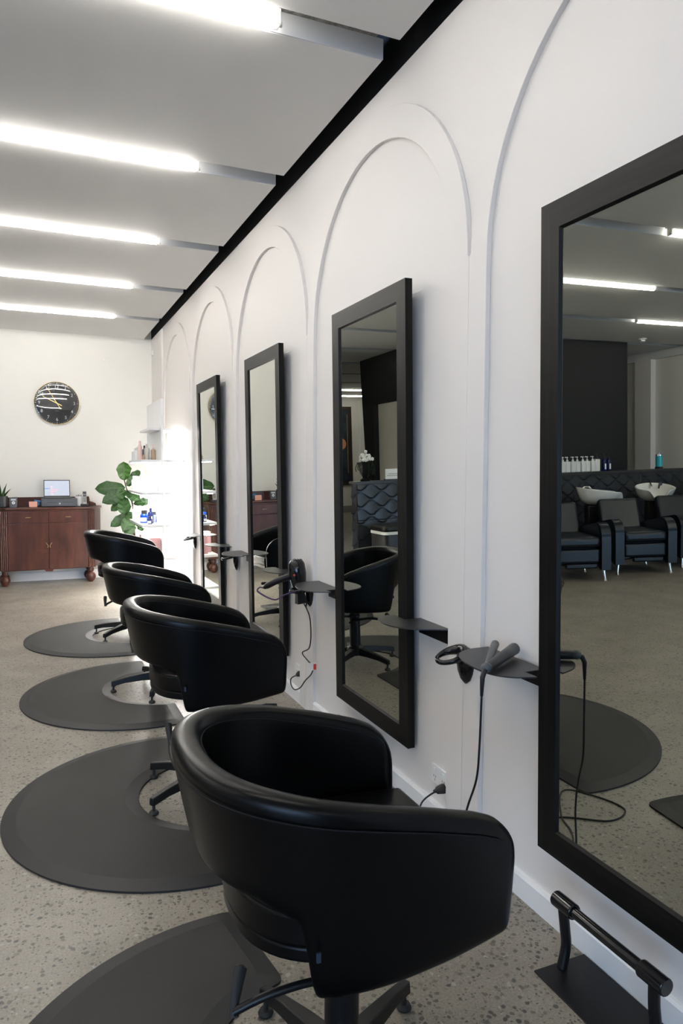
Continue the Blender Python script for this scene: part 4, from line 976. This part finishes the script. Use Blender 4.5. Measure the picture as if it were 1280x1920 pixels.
MB().box(-0.10, 0.10, 0.0, 0.008, 0.012, 0.13).build('backing', M_white, o, bevel=0.001); MB().box(-0.11, 0.11, -0.03, 0.03, 0, 0.012).build('base', M_dark, o)
MB().box(-0.06, 0.08, -0.001, 0.0, 0.05, 0.056).box(-0.06, 0.06, -0.001, 0.0, 0.07, 0.076).build('print_lines', M_inkd, o)
# bin
o = thing('waste_bin', (-2.42, 7.02, 0), 'black rubbish bin with a white liner edge in front of the wave tiles', 'bin')
def rr_poly(hx, hy, r_, n=5):
    P = []
    for cx_, cy_, a0 in ((hx-r_, hy-r_, 0), (-hx+r_, hy-r_, PI/2), (-hx+r_, -hy+r_, PI), (hx-r_, -hy+r_, 1.5*PI)):
        P += [(cx_+r_*math.cos(a0+PI/2*i/n), cy_+r_*math.sin(a0+PI/2*i/n)) for i in range(n+1)]
    return P
MB().prism(rr_poly(0.25, 0.19, 0.06), 0, 0.54).build('bin_body', M_dark, o, bevel=0.01)
MB().prism(rr_poly(0.256, 0.196, 0.06), 0.535, 0.565).build('liner', M_white, o)
MB().prism(rr_poly(0.26, 0.20, 0.06), 0.5655, 0.63).build('lid', M_blackmetal, o, bevel=0.02)

# ------------------------------------------------------------------ wash chairs
def make_wash():
    o = thing('wash_chair', (0, 0, 0), '', 'wash chair', 'black leather wash chairs along the tiled wall')
    # local: front toward -y, width along x
    def arm(s):
        x0, x1 = (0.245, 0.345) if s > 0 else (-0.345, -0.245)
        prof = [(-0.40, 0.12), (-0.40, 0.50)]
        for i in range(9):
            a = PI - (PI/2)*i/8; prof.append((-0.26+0.14*math.cos(a), 0.47+0.14*math.sin(a)))
        prof += [(0.05, 0.56), (0.28, 0.50), (0.30, 0.12), (0.0, 0.12), (-0.25, 0.17), (-0.35, 0.12)]
        return MB().prism(prof, x0, x1, axis=0)
    # prism axis=0 maps (a,b)->(y,z)
    for s in (-1, 1): arm(s).build('armrest', M_wash, o, bevel=0.022, seg=4)
    MB().box(-0.240, 0.240, -0.40, 0.22, 0.36, 0.475).build('seat_cushion', M_wash, o, bevel=0.04, seg=4)
    MB().box(-0.235, 0.235, -0.385, -0.30, 0.195, 0.345).build('leg_rest', M_wash, o, bevel=0.025, seg=4)
    MB().box(-0.22, 0.12, -0.36, -0.30, 0.135, 0.190).build('foot_flap', M_wash, o, bevel=0.015, seg=3)
    MB().box(-0.235, 0.235, -0.29, 0.28, 0.16, 0.355).build('seat_box', M_wash, o, bevel=0.01)
    b = MB().box(-0.235, 0.235, -0.05, 0.05, 0, 0.40).build('backrest', M_wash, o, bevel=0.035, seg=4); b.location = (0, 0.20, 0.42); b.rotation_euler = (math.radians(-22), 0, 0)
    for sx_ in (-1, 1):
        for yy in (-0.33, 0.24):
            MB().tube([(sx_*0.285, yy, 0.13), (sx_*0.300, yy-0.015, 0.03), (sx_*0.303, yy-0.02, 0.0)], [0.022, 0.012, 0.017], 12).build('chrome_leg', M_chrome, o, smooth=True)
    return o
def make_basin():
    o = thing('wash_basin', (0, 0, 0), '', 'wash basin', 'white ceramic wash basins behind the wash chairs')
    n = 40; v = []; rings = []
    def ring(sx_, sy_, z0_, rim, cy_=0):
        L = []
        for k in range(n):
            a = 2*PI*k/n; x, y = sx_*math.cos(a), sy_*math.sin(a)+cy_
            z = z0_
            if rim:
                d = math.exp(-((math.atan2(math.sin(a+PI/2), math.cos(a+PI/2)))/0.36)**4)   # neck notch toward -y
                z = z0_ - 0.12*d*rim + 0.035*rim*(0.5-0.5*math.sin(a)) ** 2 * (1-d) + 0.055*rim*math.sin(a)
            L.append((x, y, z))
        return L
    rings = [ring(0.07, 0.07, -0.10, 0, 0.04), ring(0.15, 0.16, -0.085, 0, 0.03), ring(0.215, 0.235, -0.02, 0.3, 0.01), ring(0.240, 0.275, 0.055, 0.9), ring(0.247, 0.285, 0.072, 1), ring(0.240, 0.278, 0.080, 1), ring(0.225, 0.258, 0.070, 1), ring(0.195, 0.215, 0.0, 0.3, 0.01), ring(0.12, 0.13, -0.065, 0, 0.03), ring(0.03, 0.03, -0.075, 0, 0.04)]
    for R_ in rings: v += R_
    m_ = len(rings)
    fc = [(i*n+k, i*n+(k+1) % n, (i+1)*n+(k+1) % n, (i+1)*n+k) for i in range(m_-1) for k in range(n)]+[tuple(range(n))[::-1], tuple(range((m_-1)*n, m_*n))]
    MB().add(v, fc).build('bowl', M_basin, o, smooth=True, sub=1)
    MB().tube(spline([(0.02, 0.22, 0.06), (0.02, 0.20, 0.12), (0.02, 0.13, 0.13), (0.02, 0.10, 0.09)], 5), 0.012, 10).build('tap', M_chrome, o, smooth=True)
    MB().tube([(-0.09, 0.20, 0.06), (-0.09, 0.15, 0.115), (-0.09, 0.10, 0.12)], [0.010, 0.014, 0.024], 12).build('shower_head', M_dark, o, smooth=True)
    MB().tube(spline([(-0.10, 0.27, 0.04), (-0.16, 0.29, -0.10), (-0.15, 0.28, -0.22), (-0.12, 0.26, -0.35)], 5), 0.006, 8).build('hose', M_chrome, o, smooth=True)
    MB().box(-0.10, 0.10, -0.05, 0.16, -0.80, -0.09).build('pedestal', M_blackmetal, o, bevel=0.02)
    return o
wc = make_wash(); bs = make_basin()
WX = [-4.08, -5.01, -5.94, -6.87]
wl = ['nearest the room middle', 'second from the room middle', 'third from the room middle', 'by the left wall']
for i, x in enumerate(WX):
    o = wc if i == 0 else copy_tree(wc)
    o.location = (x, 6.24, 0); o.rotation_euler = (0, 0, math.radians([21, 20, 17, 18][i])); o['label'] = 'black leather wash chair with chrome feet, '+wl[i]
    q = bs if i == 0 else copy_tree(bs)
    q.location = (x-0.19, 6.93, 0.80)
    q.rotation_euler = (0, 0, math.radians([12, -62, 34, 20][i]))
    q['label'] = 'white ceramic basin behind the wash chair '+wl[i] + (', swivelled sideways' if i == 1 else '')

# ------------------------------------------------------------------ back room: framed painting, conduit
o = thing('framed_painting', (-6.02, YF-0.02, 1.71), 'large dark painting with a peach disc in a brown frame on the far wall', 'painting')
mb = MB(); w_, h_ = 0.33, 1.0
for x0, x1, z0, z1 in ((-w_, -w_+0.07, -h_, h_), (w_-0.07, w_, -h_, h_), (-w_+0.07, w_-0.07, -h_, -h_+0.07), (-w_+0.07, w_-0.07, h_-0.07, h_)): mb.box(x0, x1, -0.035, 0.015, z0, z1)
mb.build('frame', M_brownframe, o, bevel=0.004)
MB().box(-w_+0.07, w_-0.07, -0.01, 0.01, -h_+0.07, h_-0.07).build('canvas', M_canvas, o)
MB().lathe([(0.15, 0), (0.15, 0.003)], n=32).xf(Matrix.Translation((-0.02, -0.010, 0.05)) @ Matrix.Rotation(PI/2, 4, 'X')).build('peach_disc', M_peach, o)
MB().box(-0.22, -0.205, -0.014, -0.010, -0.7, 0.8).build('gold_line', M_gold, o)
o = thing('cable_conduit', (-6.60, YF-0.001, 1.2), 'thin white cable conduit running up the far wall', 'conduit')
MB().box(-0.02, 0.02, -0.02, 0, 0, 1.66).build('trunking', M_white, o); MB().box(-0.05, 0.05, -0.04, 0, -0.14, 0.0).build('switch_box', M_white, o, bevel=0.004)

# drop helper prototypes that were never placed
for ob in list(S.objects):
    if ob.parent is None and 'label' in ob and ob['label'] == '': 
        for c_ in ob.children_recursive: bpy.data.objects.remove(c_)
        bpy.data.objects.remove(ob)
